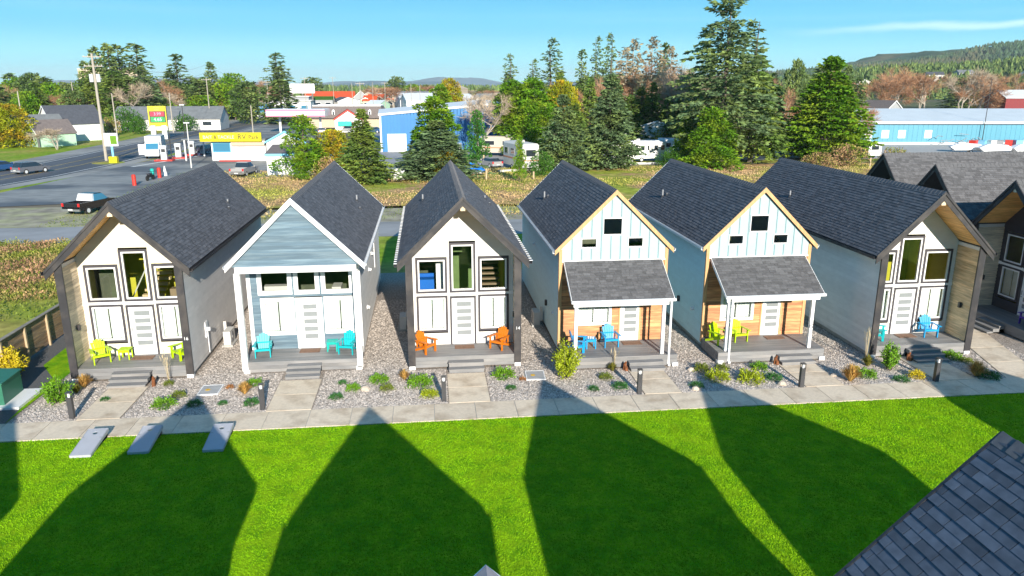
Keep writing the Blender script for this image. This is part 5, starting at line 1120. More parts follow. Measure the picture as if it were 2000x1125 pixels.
for X, Y, H, W_, l, a in ((-52.9, 270.3, 13.0, 0.51, 'pale pole left of the white billboard', 1), (-47.5, 269.7, 13.0, 0.51, 'brown pole at the billboard', 0), (-40.2, 268.9, 14.3, 0.51, 'pale pole with boxes right of the billboard', 1), (-37.7, 328.5, 14.9, 0.63, 'pole in front of the red roofed building', 1), (-19.0, 233.4, 12.6, 0.45, 'tall pale pole above the mansard roof', 1), (-20.4, 310.5, 12.8, 0.60, 'pole right of the mansard roof pole', 0), (-28.5, 311.4, 12.4, 0.60, 'thin pole behind the mansard roof', 0),
    (-15.6, 309.9, 12.8, 0.60, 'thin pole above the blue metal building', 1), (-4.4, 254.0, 12.0, 0.50, 'pale pole by the blue metal building roof', 0), (-1.5, 246.9, 11.4, 0.48, 'thin pale pole left of the round pine', 0), (-73.9, 316.5, 13.2, 0.59, 'pole beyond the white flat building', 1), (-34.3, 157.6, 7.9, 0.30, 'pole standing on the store forecourt', 0)):
    pole(X, Y, H, l, a, r=.13)
pole(-34.65, 116.47, 6.5, 'cream painted lamp post behind the grey roof', 0, 'off_white', lamp=True, r=.1); pole(-41.53, 129.77, 8.5, 'thin black post in front of the box truck', 0, 'dark_pole', r=.09); pole(-41.53, 138.08, 8.5, 'thin black post between the fuel pumps', 0, 'dark_pole', r=.09, lamp=True)
def cable(a, b, sag, label):
    mb = MB(); n = 14; p0 = None
    for i in range(n + 1):
        t = i / n; p = (a[0] + (b[0] - a[0]) * t, a[1] + (b[1] - a[1]) * t, a[2] + (b[2] - a[2]) * t - sag * 4 * t * (1 - t))
        if p0: mb.tube(p0, p, .03, .03, 3)
        p0 = p
    put('overhead_wire', mb, None, m='wire', label=label, category='wire', group='overhead wires')
cable((-53.2, 132, 16.2), (-58.5, 219, 17), 2.2, 'overhead wire from the twin transformer pole along the road'); cable((-51.8, 132, 14.8), (-57.5, 219, 15.6), 2.4, 'lower overhead wire along the road')
cable((-58, 219, 16.5), (-62, 330, 14), 2, 'overhead wire beyond the store'); cable((-5, 300, 14), (20, 190, 10), 1.5, 'overhead wire above the blue metal building'); cable((30, 190, 9.5), (75, 170, 9), 1.0, 'overhead wire crossing in front of the dark spruces')

# a person at the pumps
def skinned(name, J, E_, m, parent):
    me = bpy.data.meshes.new(name); me.from_pydata([j[:3] for j in J], E_, []); o = bpy.data.objects.new(name, me); COL.objects.link(o)
    sk = o.modifiers.new('skin', 'SKIN'); o.modifiers.new('sub', 'SUBSURF').levels = 1
    for i, j in enumerate(J):
        sv = me.skin_vertices[0].data[i]; sv.radius = (j[3], j[4] if len(j) > 4 else j[3]); sv.use_root = i == 0
    dg = bpy.context.evaluated_depsgraph_get(); nm = bpy.data.meshes.new_from_object(o.evaluated_get(dg)); bpy.data.objects.remove(o)
    nm.materials.clear(); nm.materials.append(MATS[m]); return put(name, nm, parent)
mat('skin', (0.50, 0.30, 0.21), 0.6, 0.03); mat('shirt_pink', (0.70, 0.45, 0.47), 0.85, 0.06); mat('jeans', (0.04, 0.07, 0.16), 0.9, 0.1); mat('hair_brown', (0.06, 0.035, 0.02), 0.8, 0.1)
t = thing('person', 'person in a pale pink top and blue jeans standing by the parked suv', 'person', (-38.66, 134.87, 0), R(200))
skinned('body', [(0, 0, .95, .13, .10), (0, 0, 1.2, .13, .1), (0, 0, 1.42, .15, .09), (0, 0, 1.53, .055), (0, .01, 1.62, .085, .095), (0, .01, 1.72, .075, .09), (.2, 0, 1.42, .05), (.25, .02, 1.15, .038), (.25, -.1, .92, .03), (.25, -.14, .82, .035), (-.2, 0, 1.42, .05), (-.25, .02, 1.15, .038), (-.25, -.05, .9, .03), (-.25, -.08, .8, .035), (.1, 0, .88, .09), (.11, 0, .48, .06), (.12, .02, .08, .04), (.12, -.14, .04, .035), (-.1, 0, .88, .09), (-.12, .04, .48, .06), (-.13, .06, .08, .04), (-.13, -.1, .04, .035)],
    [(0, 1), (1, 2), (2, 3), (3, 4), (4, 5), (2, 6), (6, 7), (7, 8), (8, 9), (2, 10), (10, 11), (11, 12), (12, 13), (0, 14), (14, 15), (15, 16), (16, 17), (0, 18), (18, 19), (19, 20), (20, 21)], 'skin', t)
skinned('shirt', [(0, 0, .93, .155, .12), (0, 0, 1.2, .15, .12), (0, 0, 1.43, .165, .105), (.2, 0, 1.43, .065), (.25, .02, 1.13, .052), (-.2, 0, 1.43, .065), (-.25, .02, 1.13, .052)], [(0, 1), (1, 2), (2, 3), (3, 4), (2, 5), (5, 6)], 'shirt_pink', t)
skinned('trousers', [(0, 0, .95, .14, .11), (.1, 0, .86, .105), (.11, 0, .48, .075), (.12, .02, .12, .06), (-.1, 0, .86, .105), (-.12, .04, .48, .075), (-.13, .06, .12, .06)], [(0, 1), (1, 2), (2, 3), (0, 4), (4, 5), (5, 6)], 'jeans', t)
skinned('hair', [(0, .05, 1.62, .07), (0, .035, 1.74, .085)], [(0, 1)], 'hair_brown', t)

# ---------------------------------------------------------------- vehicles (local: length along y, rear at -y)
def wheels(t, L, Wd, r=.36, xs=.0, ys=None):
    for sy in (ys or (-L * .31, L * .31)):
        for sx in (-1, 1):
            o = put('wheel', MB().tube((sx * (Wd / 2 - .22), sy, r), (sx * (Wd / 2 + .01), sy, r), r, r, 14), t, m='tyre'); put('rim', MB().tube((sx * (Wd / 2 + .0), sy, r), (sx * (Wd / 2 + .02), sy, r), r * .6, r * .6, 10), o, m='light_metal')
def prof(t, name, poly, hw, m, tap=1.0):
    mb = MB(); n = len(poly); zt = max(p[1] for p in poly); zb = min(p[1] for p in poly)
    for s in (-1, 1):
        for (y, z) in poly: mb.v.append((s * hw * (1 - (1 - tap) * (z - zb) / (zt - zb)), y, z))
    mb.f += [tuple(range(n)), tuple(n + n - 1 - i for i in range(n))] + [(i, n + i, n + (i + 1) % n, (i + 1) % n) for i in range(n)]
    return put(name, mb, t, m=m)
def car(name, label, x, y, rz, m, kind='suv', gm='car_glass'):
    t = thing(name, label, 'car' if kind != 'pickup' else 'pickup truck', (x, y, 0), R(rz)); 
    if kind == 'pickup':
        L = 5.6; W_ = 1.95
        prof(t, 'body', [(-2.8, .45), (2.75, .45), (2.8, .95), (1.35, 1.12), (.9, 1.15), (-.75, 1.15), (-.78, .8), (-2.7, .8), (-2.8, .8)], W_ / 2, m)
        [put('bed_side', B(q * (W_ / 2 - .09), -2.8, .8, q * W_ / 2, -.78, 1.15), t, m=m) for q in (-1, 1)]; put('tailgate', B(-W_ / 2 + .09, -2.8, .6, W_ / 2 - .09, -2.72, 1.15), t, m=m)
        prof(t, 'cab', [(-.78, 1.13), (1.2, 1.13), (.55, 1.72), (-.6, 1.76)], W_ / 2 - .04, gm, .82); prof(t, 'cab_roof', [(-.62, 1.74), (.58, 1.70), (.4, 1.80), (-.55, 1.82)], (W_ / 2 - .04) * .82, m, .95)
        put('bumper', B(-W_ / 2, -2.92, .42, W_ / 2, -2.78, .62), t, m='chrome'); zz = 1.0
    else:
        L = 4.5; W_ = 1.82; hh = 1.62 if kind == 'suv' else 1.45
        prof(t, 'body', [(-2.2, .35), (2.15, .35), (2.25, .6), (2.1, .85), (1.2, .98), (-1.9, 1.0), (-2.25, .95), (-2.28, .55)], W_ / 2, m)
        bk = -2.05 if kind == 'suv' else -1.6
        prof(t, 'cabin', [(bk, .97), (1.25, .97), (.35, hh - .05), (bk + .35, hh - .04)], W_ / 2 - .03, gm, .8); prof(t, 'car_roof', [(bk + .32, hh - .06), (.4, hh - .07), (.2, hh), (bk + .5, hh)], (W_ / 2 - .03) * .82, m, .93)
        put('bumper', B(-W_ / 2 + .02, -2.34, .36, W_ / 2 - .02, -2.2, .58), t, m='grey_metal'); zz = .85
    yb = -2.83 if kind == 'pickup' else -2.3
    for s in (-1, 1): put('tail_light', B(s * (W_ / 2 - .22), yb - .01, zz - .15, s * (W_ / 2 - .01), yb + .06, zz + .15), t, m='tail_red'); put('mirror', B(s * (W_ / 2 + .02), .85, 1.05, s * (W_ / 2 + .22), 1.0, 1.22), t, m=m)
    put('number_plate', B(-.25, yb - .1, .5, .25, yb - .085, .64), t, m='off_white'); wheels(t, L, W_)
    return t
t = car('pickup_truck', 'black pickup truck with a silver rear canopy window, seen from behind', -32.6, 77.0, -17, 'car_black', 'pickup', 'car_glass_blue')
prof(t, 'canopy', [(-1.0, 1.15), (-.72, 1.15), (-.55, 1.8), (-.78, 1.8)], .88, 'light_metal', .85)
car('parked_suv', 'grey blue suv driving on the near lane, seen from behind', -54.84, 112.09, -28, 'car_grey'); car('sedan', 'dark blue car cut by the left edge of the view', -60.34, 115.28, -28, 'car_blue', 'sedan')
car('pickup_truck', 'silver pickup truck parked by the red kerb, seen from behind', -24.73, 106.24, -8, 'car_silver', 'pickup'); car('parked_suv', 'dark red suv under the yellow sign end', -39.17, 140.83, -10, 'car_grey')
car('pickup_truck', 'white pickup truck parked before the flat white building', -65.97, 283.56, 75, 'car_white', 'pickup'); car('parked_car', 'white car parked right of the white pickup', -61.59, 291.53, 80, 'car_white', 'sedan'); car('sedan', 'dark car under the striped canopy', -51.23, 277.85, 70, 'car_black', 'sedan')
car('parked_car', 'white car in front of the boxy motorhome', 9.4, 112.8, 25, 'car_silver', 'sedan'); car('blue_car', 'bright blue small car in the shade of the spruces', 24.19, 114.24, -70, 'car_blue', 'sedan'); car('parked_car', 'dark blue car in the shade right of the motorhome', 18.2, 114, 10, 'car_blue', 'suv')
for i in range(16):
    m_ = ('car_white', 'car_silver', 'car_black', 'car_blue', 'red_paint', 'car_grey')[i % 6]; cn_ = ('white', 'silver', 'black', 'blue', 'red', 'grey')[i % 6]
    car('parked_car', cn_ + ' car in the far parking area behind the bait shop, ' + ('near side' if i < 8 else 'far side'), -26 + (i % 8) * 4.2 + (i * 7 % 3), 196 + (i // 8) * 38 + (i * 5 % 7), 80 if i % 2 else 10, m_, 'suv' if i % 3 else 'sedan')['group'] = 'cars in the far parking area'
t = thing('box_truck', 'white box truck at the pumps with its cab facing the viewer and a door open', 'truck', (-45.6, 134.5, 0), R(190))
prof(t, 'box', [(-3.4, .8), (1.2, .8), (1.2, 3.6), (-3.4, 3.6)], 1.25, 'off_white'); prof(t, 'cab', [(1.22, .6), (3.5, .6), (3.6, 1.45), (2.9, 1.6), (2.3, 2.6), (1.22, 2.7)], 1.1, 'white_paint'); prof(t, 'windscreen', [(2.93, 1.6), (2.97, 1.62), (2.42, 2.5), (2.38, 2.48)], .95, 'car_glass_blue')
put('side_panel', B(1.26, -3.2, 1.2, 1.29, .6, 2.9), t, m='grey_metal'); put('door', B(1.12, 2.6, .7, 2.1, 2.68, 2.4), t, m='white_paint'); put('bumper', B(-1.1, 3.6, .5, 1.1, 3.75, .8), t, m='chrome'); wheels(t, 7, 2.3, .45)
def rv(name, label, x, y, rz, L, H, body, stripe='rv_stripe', W_=2.5, cat='camper', nw=3, extra=None):
    t = thing(name, label, cat, (x, y, 0), R(rz)); r_ = .25
    mb = MB(); P_ = [(-W_ / 2, .55), (W_ / 2, .55), (W_ / 2, H - r_), (W_ / 2 - r_, H), (-W_ / 2 + r_, H), (-W_ / 2, H - r_)]; mb.extr(P_, -L / 2, L / 2); put('body', mb, t, m=body)
    for s in (-1, 1):
        put('stripe', B(s * W_ / 2, -L / 2 + .05, H * .40, s * (W_ / 2 + .015), L / 2 - .05, H * .46), t, m=stripe)
        for k in range(nw):
            c = -L / 2 + L * (k + .5) / nw; o = put('window', B(s * W_ / 2, c - L / nw * .27, H * .56, s * (W_ / 2 + .03), c + L / nw * .27, H * .78), t, m='car_glass'); put('frame', ring(MB(), 0, L / nw * .54 + .1, H * .55, H * .79, 0, .02, .06), o, (s * (W_ / 2 + .02), c - L / nw * .27 - .05, 0), R(90), m='off_white')
        put('end_window', B(-.7, s * L / 2, H * .55, .7, s * (L / 2 + .03), H * .78), t, m='car_glass'); put('end_stripe', B(-W_ / 2 + .03, s * L / 2, H * .38, W_ / 2 - .03, s * (L / 2 + .015), H * .42), t, m=stripe)
    put('roof_unit', B(-.4, -.5, H, .4, .5, H + .3), t, m='off_white'); put('door', B(W_ / 2, L * .18, .7, W_ / 2 + .04, L * .18 + .7, H * .78), t, m='off_white'); wheels(t, L, W_, .38, ys=(-L * .12, L * .05)); return t
rv('travel_trailer', 'long beige travel trailer with an orange stripe behind the boxy motorhome', 14.2, 131, 72, 9.5, 3.3, 'rv_beige'); rv('motorhome', 'boxy white motorhome parked end on by the small dead topped tree', 13.6, 109.5, 15, 7.5, 3.9, 'off_white')
rv('camper_trailer', 'small white camper trailer in the brush near the warehouse', 73.5, 120.5, 8, 4.5, 2.7, 'car_white', nw=2); rv('motorhome', 'white and blue motorhome right of the old bus', 43, 124, 70, 8.5, 3.2, 'car_white', 'trim_blue'); rv('travel_trailer', 'white trailer partly hidden by the widest spruce', 2.0, 122, 80, 7, 2.9, 'car_white')
rv('bus', 'old white bus with a row of dark side windows', 33.2, 118.4, -78, 9.5, 3.3, 'white_paint', 'light_metal', 2.5, 'bus', 8); rv('travel_trailer', 'blue grey trailer behind the trunk of the drooping spruce', 60, 130, 75, 8, 3, 'light_grey_siding')
t = put('blue_tarp', MB(), None) if False else None
rg = np.random.default_rng(2); mb = MB(); n = 14
zz_ = [[max(0.0, (1 - (((i - 6.5) / 7) ** 2 + ((j - 4.5) / 5) ** 2)) * .9 * (.5 + rg.random())) for j in range(10)] for i in range(n)]
for i in range(n):
    for j in range(10): mb.v.append((i * .28 + rg.random() * .1, j * .3, zz_[i][j] + .02))
for i in range(n - 1):
    for j in range(9): mb.f.append((i * 10 + j, (i + 1) * 10 + j, (i + 1) * 10 + j + 1, i * 10 + j + 1))
put('tarp_pile', mb, None, (4.6, 105.6, 0), m='tarp_blue', label='crumpled bright blue tarp on the grass behind the cabins', category='tarp')
put('white_cooler', MB().box(0, 0, 0, 1.5, .9, 1.35).box(-.05, -.05, 1.35, 1.55, .95, 1.5), None, (-4.38, 98.27, 0), m='white_paint', label='white chest box by the fence line behind the cabins', category='box')
for x, y, rz, l in ((0.5, 104.2, .0, 7), (10, 106, .22, 8), (20, 109.6, .27, 8), (28.5, 113.8, .05, 8), (-8, 103.8, 0, 7)): put('kerb_log', MB().box(0, -.15, 0, l, .15, .3), None, (x, y, 0), rz, m='off_white', label='pale kerb timber along the trailer park edge', category='kerb', group='kerb timbers along the trailer park edge')
for x, y, h in ((8.54, 113.77, 1.7), (7.59, 96.93, 1.5), (13.79, 97.31, 1.0), (65.12, 105.24, 1.5), (3.12, 101.34, 1.0)): put('wooden_post', B(-.1, -.1, 0, .1, .1, h), None, (x, y, 0), m='fence_post', label='short weathered wooden post in the rough field', category='post', group='weathered posts in the rough field')

# ---------------------------------------------------------------- big buildings
t = thing('metal_building', 'bright blue ribbed metal building with a white edged roof', 'building', (-8.2, 141, 0), R(3)); w_, d_, h_ = 22, 26, 7.4
put('wall', B(.1, .1, 0, w_ - .1, d_, 6.6), t, m='metal_blue'); pn = None
for k in range(36):
    x = k * w_ / 36; put('wall_panel', MB().hexa([(x + .02, -.02, 0), (x + .56, -.02, 0), (x + .56, .1, 0), (x + .02, .1, 0), (x + .02, -.02, 6.4 + x * .085), (x + .56, -.02, 6.4 + (x + .56) * .085), (x + .56, .1, 6.4 + (x + .56) * .085), (x + .02, .1, 6.4 + x * .085)]), t, m='metal_blue')
put('roof', MB().hexa([(-.3, -.3, 6.45), (w_ + .3, -.3, 8.4), (w_ + .3, d_ + .3, 8.4), (-.3, d_ + .3, 6.45), (-.3, -.3, 6.8), (w_ + .3, -.3, 8.75), (w_ + .3, d_ + .3, 8.75), (-.3, d_ + .3, 6.8)]), t, m='white_paint'); put('corner_trim', B(-.1, -.1, 0, .2, -.02, 6.45), t, m='white_paint')
put('loading_door', B(1.2, -.12, 0, 4.6, -.05, 3.2), t, m='white_paint')
t = thing('warehouse', 'long pale blue metal warehouse with a white roof at the right', 'warehouse', (86.0, 147.6, 0), R(-6.4)); L_ = 70; hh = 4.4
put('wall', B(0, .1, 0, L_, 30, hh), t, m='warehouse_blue'); me = B(.01, 0, 0, .98, .1, hh).mesh('wall_panel', 'warehouse_blue'); fixn(me)
for k in range(70): put('wall_panel', me, t, (k * 1.0, 0, 0))
put('roof', MB().extr([(-.5, hh), (15, hh + 2.1), (30.5, hh), (30.5, hh + .2), (15, hh + 2.35), (-.5, hh + .25)], -.5, L_ + .5, 'x'), t, m='warehouse_roof'); put('gutter', B(-.5, -.6, hh - .25, L_ + .5, -.45, hh + .1), t, m='light_metal')
for k, x in enumerate((3.2, 6.6, 10.0, 15.4)): o = put('window', ring(MB(), x, x + 1.5, 1.3, 2.9, -.08, 0, .12), t, m='white_paint'); put('pane', B(x + .12, -.04, 1.42, x + 1.38, -.01, 2.78), o, m='off_white')
put('base_trim', B(0, -.05, 0, L_, 0, .5), t, m='light_metal')
# clutter in the yard
for i, (px, y, l) in enumerate(((97.81, 136.49, 'white covered boat in the storage yard'), (101.10, 133.77, 'second white covered boat of the storage yard'), (106.41, 133.17, 'white wrapped boat beside the wall of tarps'), (111.24, 132.62, 'white wrapped boat at the right edge'))):
    t = thing('covered_boat', l, 'boat', (px, y - 8, 0), R((70, 80, 96, 85)[i])); t.scale = (.7, .8, .62); prof(t, 'hull', [(-3.2, .9), (2.6, .6), (3.6, 1.6), (-3.3, 1.7)], 1.15, 'car_white', 1.1); prof(t, 'cover', [(-3.3, 1.7), (3.6, 1.6), (1.5, 2.6), (-2.6, 2.4)], 1.15, 'white_paint', .5); put('trailer', MB().box(-.9, -3, .45, -.8, 3, .55).box(.8, -3, .45, .9, 3, .55), t, m='grey_metal'); wheels(t, 5, 2.2, .35, ys=(-.8,))
t = thing('scaffold_pile', 'tangle of grey metal frames before the pale blue warehouse', 'metal frames', (107.82, 145.59, 0), 0); rs = random.Random(4)
for k in range(26): a = (rs.uniform(-5, 5), rs.uniform(-2, 2), rs.uniform(.1, 2.4)); put('bar', MB().tube(a, (a[0] + rs.uniform(-3, 3), a[1] + rs.uniform(-1, 1), max(.1, a[2] + rs.uniform(-.6, .8))), .06, .06, 5), t, m='grey_metal')
for i in range(8): put('crate', MB().box(-.8, -.6, 0, .8, .6, 1.1).box(-.85, -.65, 1.1, .85, .65, 1.2), None, (108.12, 140.28, 0), rs.random(), m=('red_paint', 'trim_blue', 'off_white', 'grey_metal')[i % 4], label='crate among the yard clutter before the warehouse', category='crate', group='crates in the storage yard').location.x += i * 1.9
pole(112.62, 143.70, 13, 'thin dark pole before the pale blue warehouse', 0, 'dark_pole', r=.08)
(ca, _z), (cb_, _z) = (134.64, 6.08), (140.55, 6.06); gable_house('cottage', 'small grey blue cottage with white trim behind the warehouse', ca, cb_, 212, 5.0, 16, R(20), 'grey_wall', 'brown_roof', 2.2, True, wins=2)
(ca, _z), (cb_, _z) = (187.94, 7.82), (208.71, 7.79); gable_house('barn', 'dark red barn with a pale roof at the right edge', ca, cb_, 232, 7.6, 12, R(-8), 'barn_red', 'warehouse_roof', 2.4, wins=0, dr=False)

# town on the left
gable_house('house', 'white gabled house with a grey roof across the road', -84.5, -75.5, 179, 3.8, 10, R(-48), 'white_paint', 'charcoal_roof', 3.6, True, wins=2)
gable_house('house', 'mint green gabled house left of the white one', -86, -78.5, 168, 3.0, 9, R(-44), 'mint_wall', 'mid_grey_roof', 2.8, True, wins=1); gable_house('house', 'pale green house with teal posts behind the bare little tree', -80, -73.5, 163, 2.6, 7, R(-44), 'mint_wall', 'brown_roof', 2.4, True, wins=1)
gable_house('long_house', 'long low building with a grey roof behind the clipped hedge', -82, -55, 213, 3.0, 12, R(3), 'off_white', 'mid_grey_roof', 3.0, wins=4); gable_house('house', 'low white house with a brown roof among the trees at the far left', -118, -102, 262, 3.4, 12, R(0), 'white_paint', 'brown_roof', 2.4, wins=3); gable_house('house', 'cream house under the bare brown trees at the far left', -95, -85, 258, 3.0, 9, R(0), 'tan_wall', 'brown_roof', 1.8, wins=2)
flat_house('flat_building', 'flat white building with a blue window beside the road', -77, -64.5, 300, 4.8, 14, R(2), wins=2); flat_house('flat_building', 'grey blue flat shop front right of the white building', -64, -58.5, 298, 4.8, 14, R(2), 'metal_blue', wins=1) ; flat_house('flat_building', 'long white flat building behind the parked cars', -58, -44, 305, 5.4, 12, R(2), wins=3)
flat_house('hotel', 'distant cream hotel above the trees on the left', -190, -160, 455, 20, 18, R(8), 'tan_wall', 'off_white', wins=6)
(ca, _z), (cb_, _z) = (-39.03, 6.42), (-24.75, 6.37); cw = cb_ - ca
t = thing('fuel_canopy', 'filling station canopy with pink and violet stripes', 'canopy', (ca, 195, 0), R(-2)); put('roof', B(0, 0, 4.2, cw, 9, 5.9), t, m='white_paint')
for z0_, z1_, m_ in ((5.5, 5.85, 'pink_stripe'), (4.95, 5.2, 'violet_stripe'), (4.2, 4.55, 'pink_stripe')): put('stripe', B(-.02, -.05, z0_, cw, -.0, z1_), t, m=m_)
for q in (.15, .5, .85): put('column', B(cw * q, 4, 0, cw * q + .5, 4.5, 4.2), t, m='white_paint')
t = thing('billboard', 'white billboard on a brown timber frame', 'billboard', (-50.5, 330, 0), R(3)); put('panel', B(-5, -.2, 8.3, 5, .2, 12.1), t, m='white_paint')
for x in (-4, 0, 4): put('post', B(x - .3, -.2, 0, x + .3, .2, 8.3), t, m='brown_roof')
put('lower_panel', B(-3.5, -.4, 5.6, 2.5, -.1, 7.2), t, m='off_white')
gable_house('building', 'building with a bright red roof beyond the canopy', -61, -36, 405, 5.2, 14, R(4), 'tan_wall', 'red_roof', 3.0, wins=3, cat='building'); gable_house('building', 'grey gable end right of the red roof', -36, -29, 401, 5.4, 14, R(4), 'grey_wall', 'brown_roof', 3.2, True, wins=1, cat='building'); gable_house('shed', 'shed with a small orange roof behind the mansard building', -26, -15, 400, 4.4, 10, 0, 'tan_wall', 'red_roof', 1.8, wins=2)
gable_house('building', 'green roofed low shop under the billboard', -53, -40, 345, 5.4, 9, 0, 'grey_wall', 'hedge_green', 1.2, wins=3, cat='building'); flat_house('shop', 'dark blue shop front behind the canopy', -57, -47, 322, 6.8, 10, 0, 'grey_wall', wins=2)
t = thing('motel', 'brown mansard roofed motel with a row of small white dormers', 'motel', (-33.5, 222, 0), R(-4)); t.scale = (.66, .8, 1.0); put('wall', B(1, 1, 0, 33, 13, 2.6), t, m='tan_wall')
put('roof', MB().hexa([(0, 0, 2.6), (34, 0, 2.6), (34, 14, 2.6), (0, 14, 2.6), (2.6, 2.6, 5.9), (31.4, 2.6, 5.9), (31.4, 11.4, 5.9), (2.6, 11.4, 5.9)]), t, m='brown_roof'); put('coping', ring_flat(2.4, 2.4, 31.6, 11.6, 5.9, 6.2), t, m='white_paint')
for x in (6, 11.5, 17, 22, 27): o = put('dormer', MB().extr([(x - .6, 3.4), (x + .6, 3.4), (x + .6, 4.6), (x, 5.1), (x - .6, 4.6)], .8, 2.2), t, m='white_trim'); put('pane', B(x - .3, .76, 3.6, x + .3, .8, 4.5), o, m='car_glass')
(ca, _z), (cb_, _z) = (-23.06, 2.40), (-16.36, 2.36); gable_house('shop', 'white gabled shop with a red edged roof and a teal sign', ca, cb_, 200, 3.3, 10, R(6), 'white_paint', 'red_roof', 2.2, True, wins=1, trimm='red_paint', cat='building')
put('wall_sign', B(0, 0, 0, 3.4, .1, 1.2), None, (ca + .8, 199.6, 1.6), R(6), m='teal', label='teal and white sign on the red edged gable', category='sign')
for i, (x, y, w__, h, wm, rm, l) in enumerate(((-18, 420, 26, 5.5, 'white_paint', 'mid_grey_roof', 'row of white roofed sheds, nearest of the slanted ones'), (-12, 380, 30, 5, 'white_paint', 'warehouse_roof', 'row of white roofed sheds, middle one'), (-8, 340, 30, 5, 'white_paint', 'warehouse_roof', 'row of white roofed sheds left of the round pine'),
    (5, 420, 14, 9.5, 'tan_wall', 'tan_wall', 'tan gabled house above the blue metal building'), (16, 235, 11, 4.5, 'grey_wall', 'charcoal_roof', 'dark roofed house behind the round pine'), (28, 225, 12, 5, 'white_paint', 'charcoal_roof', 'white sided house with a slate roof beyond the ivy tree'), (52, 200, 14, 5, 'white_paint', 'charcoal_roof', 'white gabled house between the spruces'))):
    gable_house('far_house', l, x, x + w__, y, h, 14, R(12 if i < 3 else -25), wm, rm, 2.6, i > 2, wins=3)
gable_house('arched_hall', 'white hall with arched openings behind the old bus', 34, 48, 134, 3.6, 10, R(-20), 'white_paint', 'mid_grey_roof', 2.0, True, wins=3, cat='building')
WN = dict(white_paint='white', tan_wall='tan', off_white='cream', grey_wall='grey', mint_wall='mint green', charcoal_roof='charcoal', brown_roof='brown', mid_grey_roof='grey', warehouse_roof='pale', red_roof='red')
rs = random.Random(12); cols = ('tan_wall', 'off_white', 'grey_wall', 'tan_wall', 'mint_wall', 'white_paint'); rfs = ('charcoal_roof', 'brown_roof', 'mid_grey_roof', 'warehouse_roof', 'red_roof')
for i in range(110):
    y = rs.uniform(430, 1100); x = -.12 * y + rs.uniform(-.30, .38) * y; w__ = rs.uniform(9, 18)
    if i >= 46: y = rs.uniform(330, 470); x = rs.uniform(-42, 45); w__ = rs.uniform(6, 10)
    wc, rc = rs.choice(cols), rs.choice(rfs)
    gable_house('far_house', 'small ' + WN[wc] + ' house with a ' + WN[rc] + ' roof far off in the town', x, x + w__, y, rs.uniform(3.0, 5.5), rs.uniform(7, 10), rs.uniform(-.6, .6), wc, rc, rs.uniform(1.2, 2.2), rs.random() < .5, wins=2, dr=False, group='small houses far off in the town')
# ---------------------------------------------------------------- hills
def hill(name, x0, x1, y, depth, hf, m, n=90, seed=1, kind='structure'):
    rg = np.random.default_rng(seed); mb = MB(); k = 14
    for i in range(n + 1):
        x = x0 + (x1 - x0) * i / n; H = hf(x)
        for j in range(k + 1):
            s = j / k; z = H * sin(min(s, .5) / .5 * pi / 2) ** 1.2 if s <= .5 else H; mb.v.append((x + rg.normal() * 3, y + depth * s, max(0, z * (1 + rg.normal() * .03)) - .1))
    for i in range(n):
        for j in range(k): a = i * (k + 1) + j; mb.f.append((a, a + k + 1, a + k + 2, a + 1))
    return put(name, mb, m=m, kind=kind)
RT = [(596.48, 26.71), (732.10, 36.34), (904.45, 49.39), (1020.86, 60.36), (1079.59, 65.90), (1161.33, 80.13), (1231.06, 96.51), (1315.15, 103.41), (1688.56, 116.58), (2079.01, 130.35)]
def hfR(x): return float(np.interp(x, [p[0] for p in RT], [p[1] for p in RT])) - 11
hill('wooded_ridge', 300, 2600, 1150, 900, hfR, 'hill_green', 140, 3)
hill('wooded_slope', 120, 1500, 560, 380, lambda x: max(0, min(1, (x - 200) / 420)) * 34 + 2 * sin(x * .03), 'hill_green', 90, 4)
hill('far_hill', -4200, 4200, 7800, 1500, lambda x: 42 + 26 * sin(x * .0021 + 1) + 16 * sin(x * .0047) + 7 * sin(x * .013), 'hill_far', 160, 5)
hill('far_hill', -3000, 1500, 5600, 900, lambda x: max(0, 16 + 16 * sin(x * .0032 + 2.2) + 7 * sin(x * .011)), 'hill_far', 120, 6)
def wood(name, n, fx, label, hs, m, seed):
    rg = np.random.default_rng(seed); V = []
    xs, ys, zs = fx(rg, n)
    for lay in range(3):
        a0 = rg.random(len(xs)) * 6; h = hs * (.6 + .7 * rg.random(len(xs))); r = h * (.30 - .05 * lay)
        zb = zs + h * (.05 + .27 * lay); zt = zs + h * (.55 + .22 * lay)
        for k in range(5):
            a, b = a0 + k * 2 * pi / 5, a0 + (k + 1) * 2 * pi / 5; V.append(np.stack([np.stack([xs + r * np.cos(a), ys + r * np.sin(a), zb], 1), np.stack([xs + r * np.cos(b), ys + r * np.sin(b), zb - .4], 1), np.stack([xs, ys, zt], 1)], 1).reshape(-1, 3))
    put(name, arrmesh(name, np.concatenate(V), 3, m), kind='stuff', label=label, category='forest')
def onhill(x, y, y0, depth, hf):
    s = np.clip((y - y0) / depth, 0, .5); H = np.array([hf(q) for q in x]); return H * np.sin(s / .5 * pi / 2) ** 1.2
def f1(rg, n): x = rg.uniform(330, 2500, n); y = 1150 + 460 * rg.random(n); return x, y, onhill(x, y, 1150, 900, hfR) - 2
wood('forest', 17000, f1, 'dark evergreen forest covering the long ridge', 15, 'hill_green', 8)
hs2 = lambda x: max(0, min(1, (x - 200) / 420)) * 34 + 2 * sin(x * .03)
for i in range(12):
    x = 330 + i * 26 + rs.uniform(-10, 10); y = 760 - x * .25 + rs.uniform(-30, 30); t = gable_house('hill_house', 'house on the wooded slope at the right', x, x + 14, y, 6, 10, rs.uniform(-.4, .4), rs.choice(cols[1:3]), rs.choice(rfs[:3]), 2.5, rs.random() < .5, wins=2, dr=False, group='houses on the wooded slope'); t.location.z = float(onhill(np.array([x]), y, 560, 380, hs2)[0]) - 1

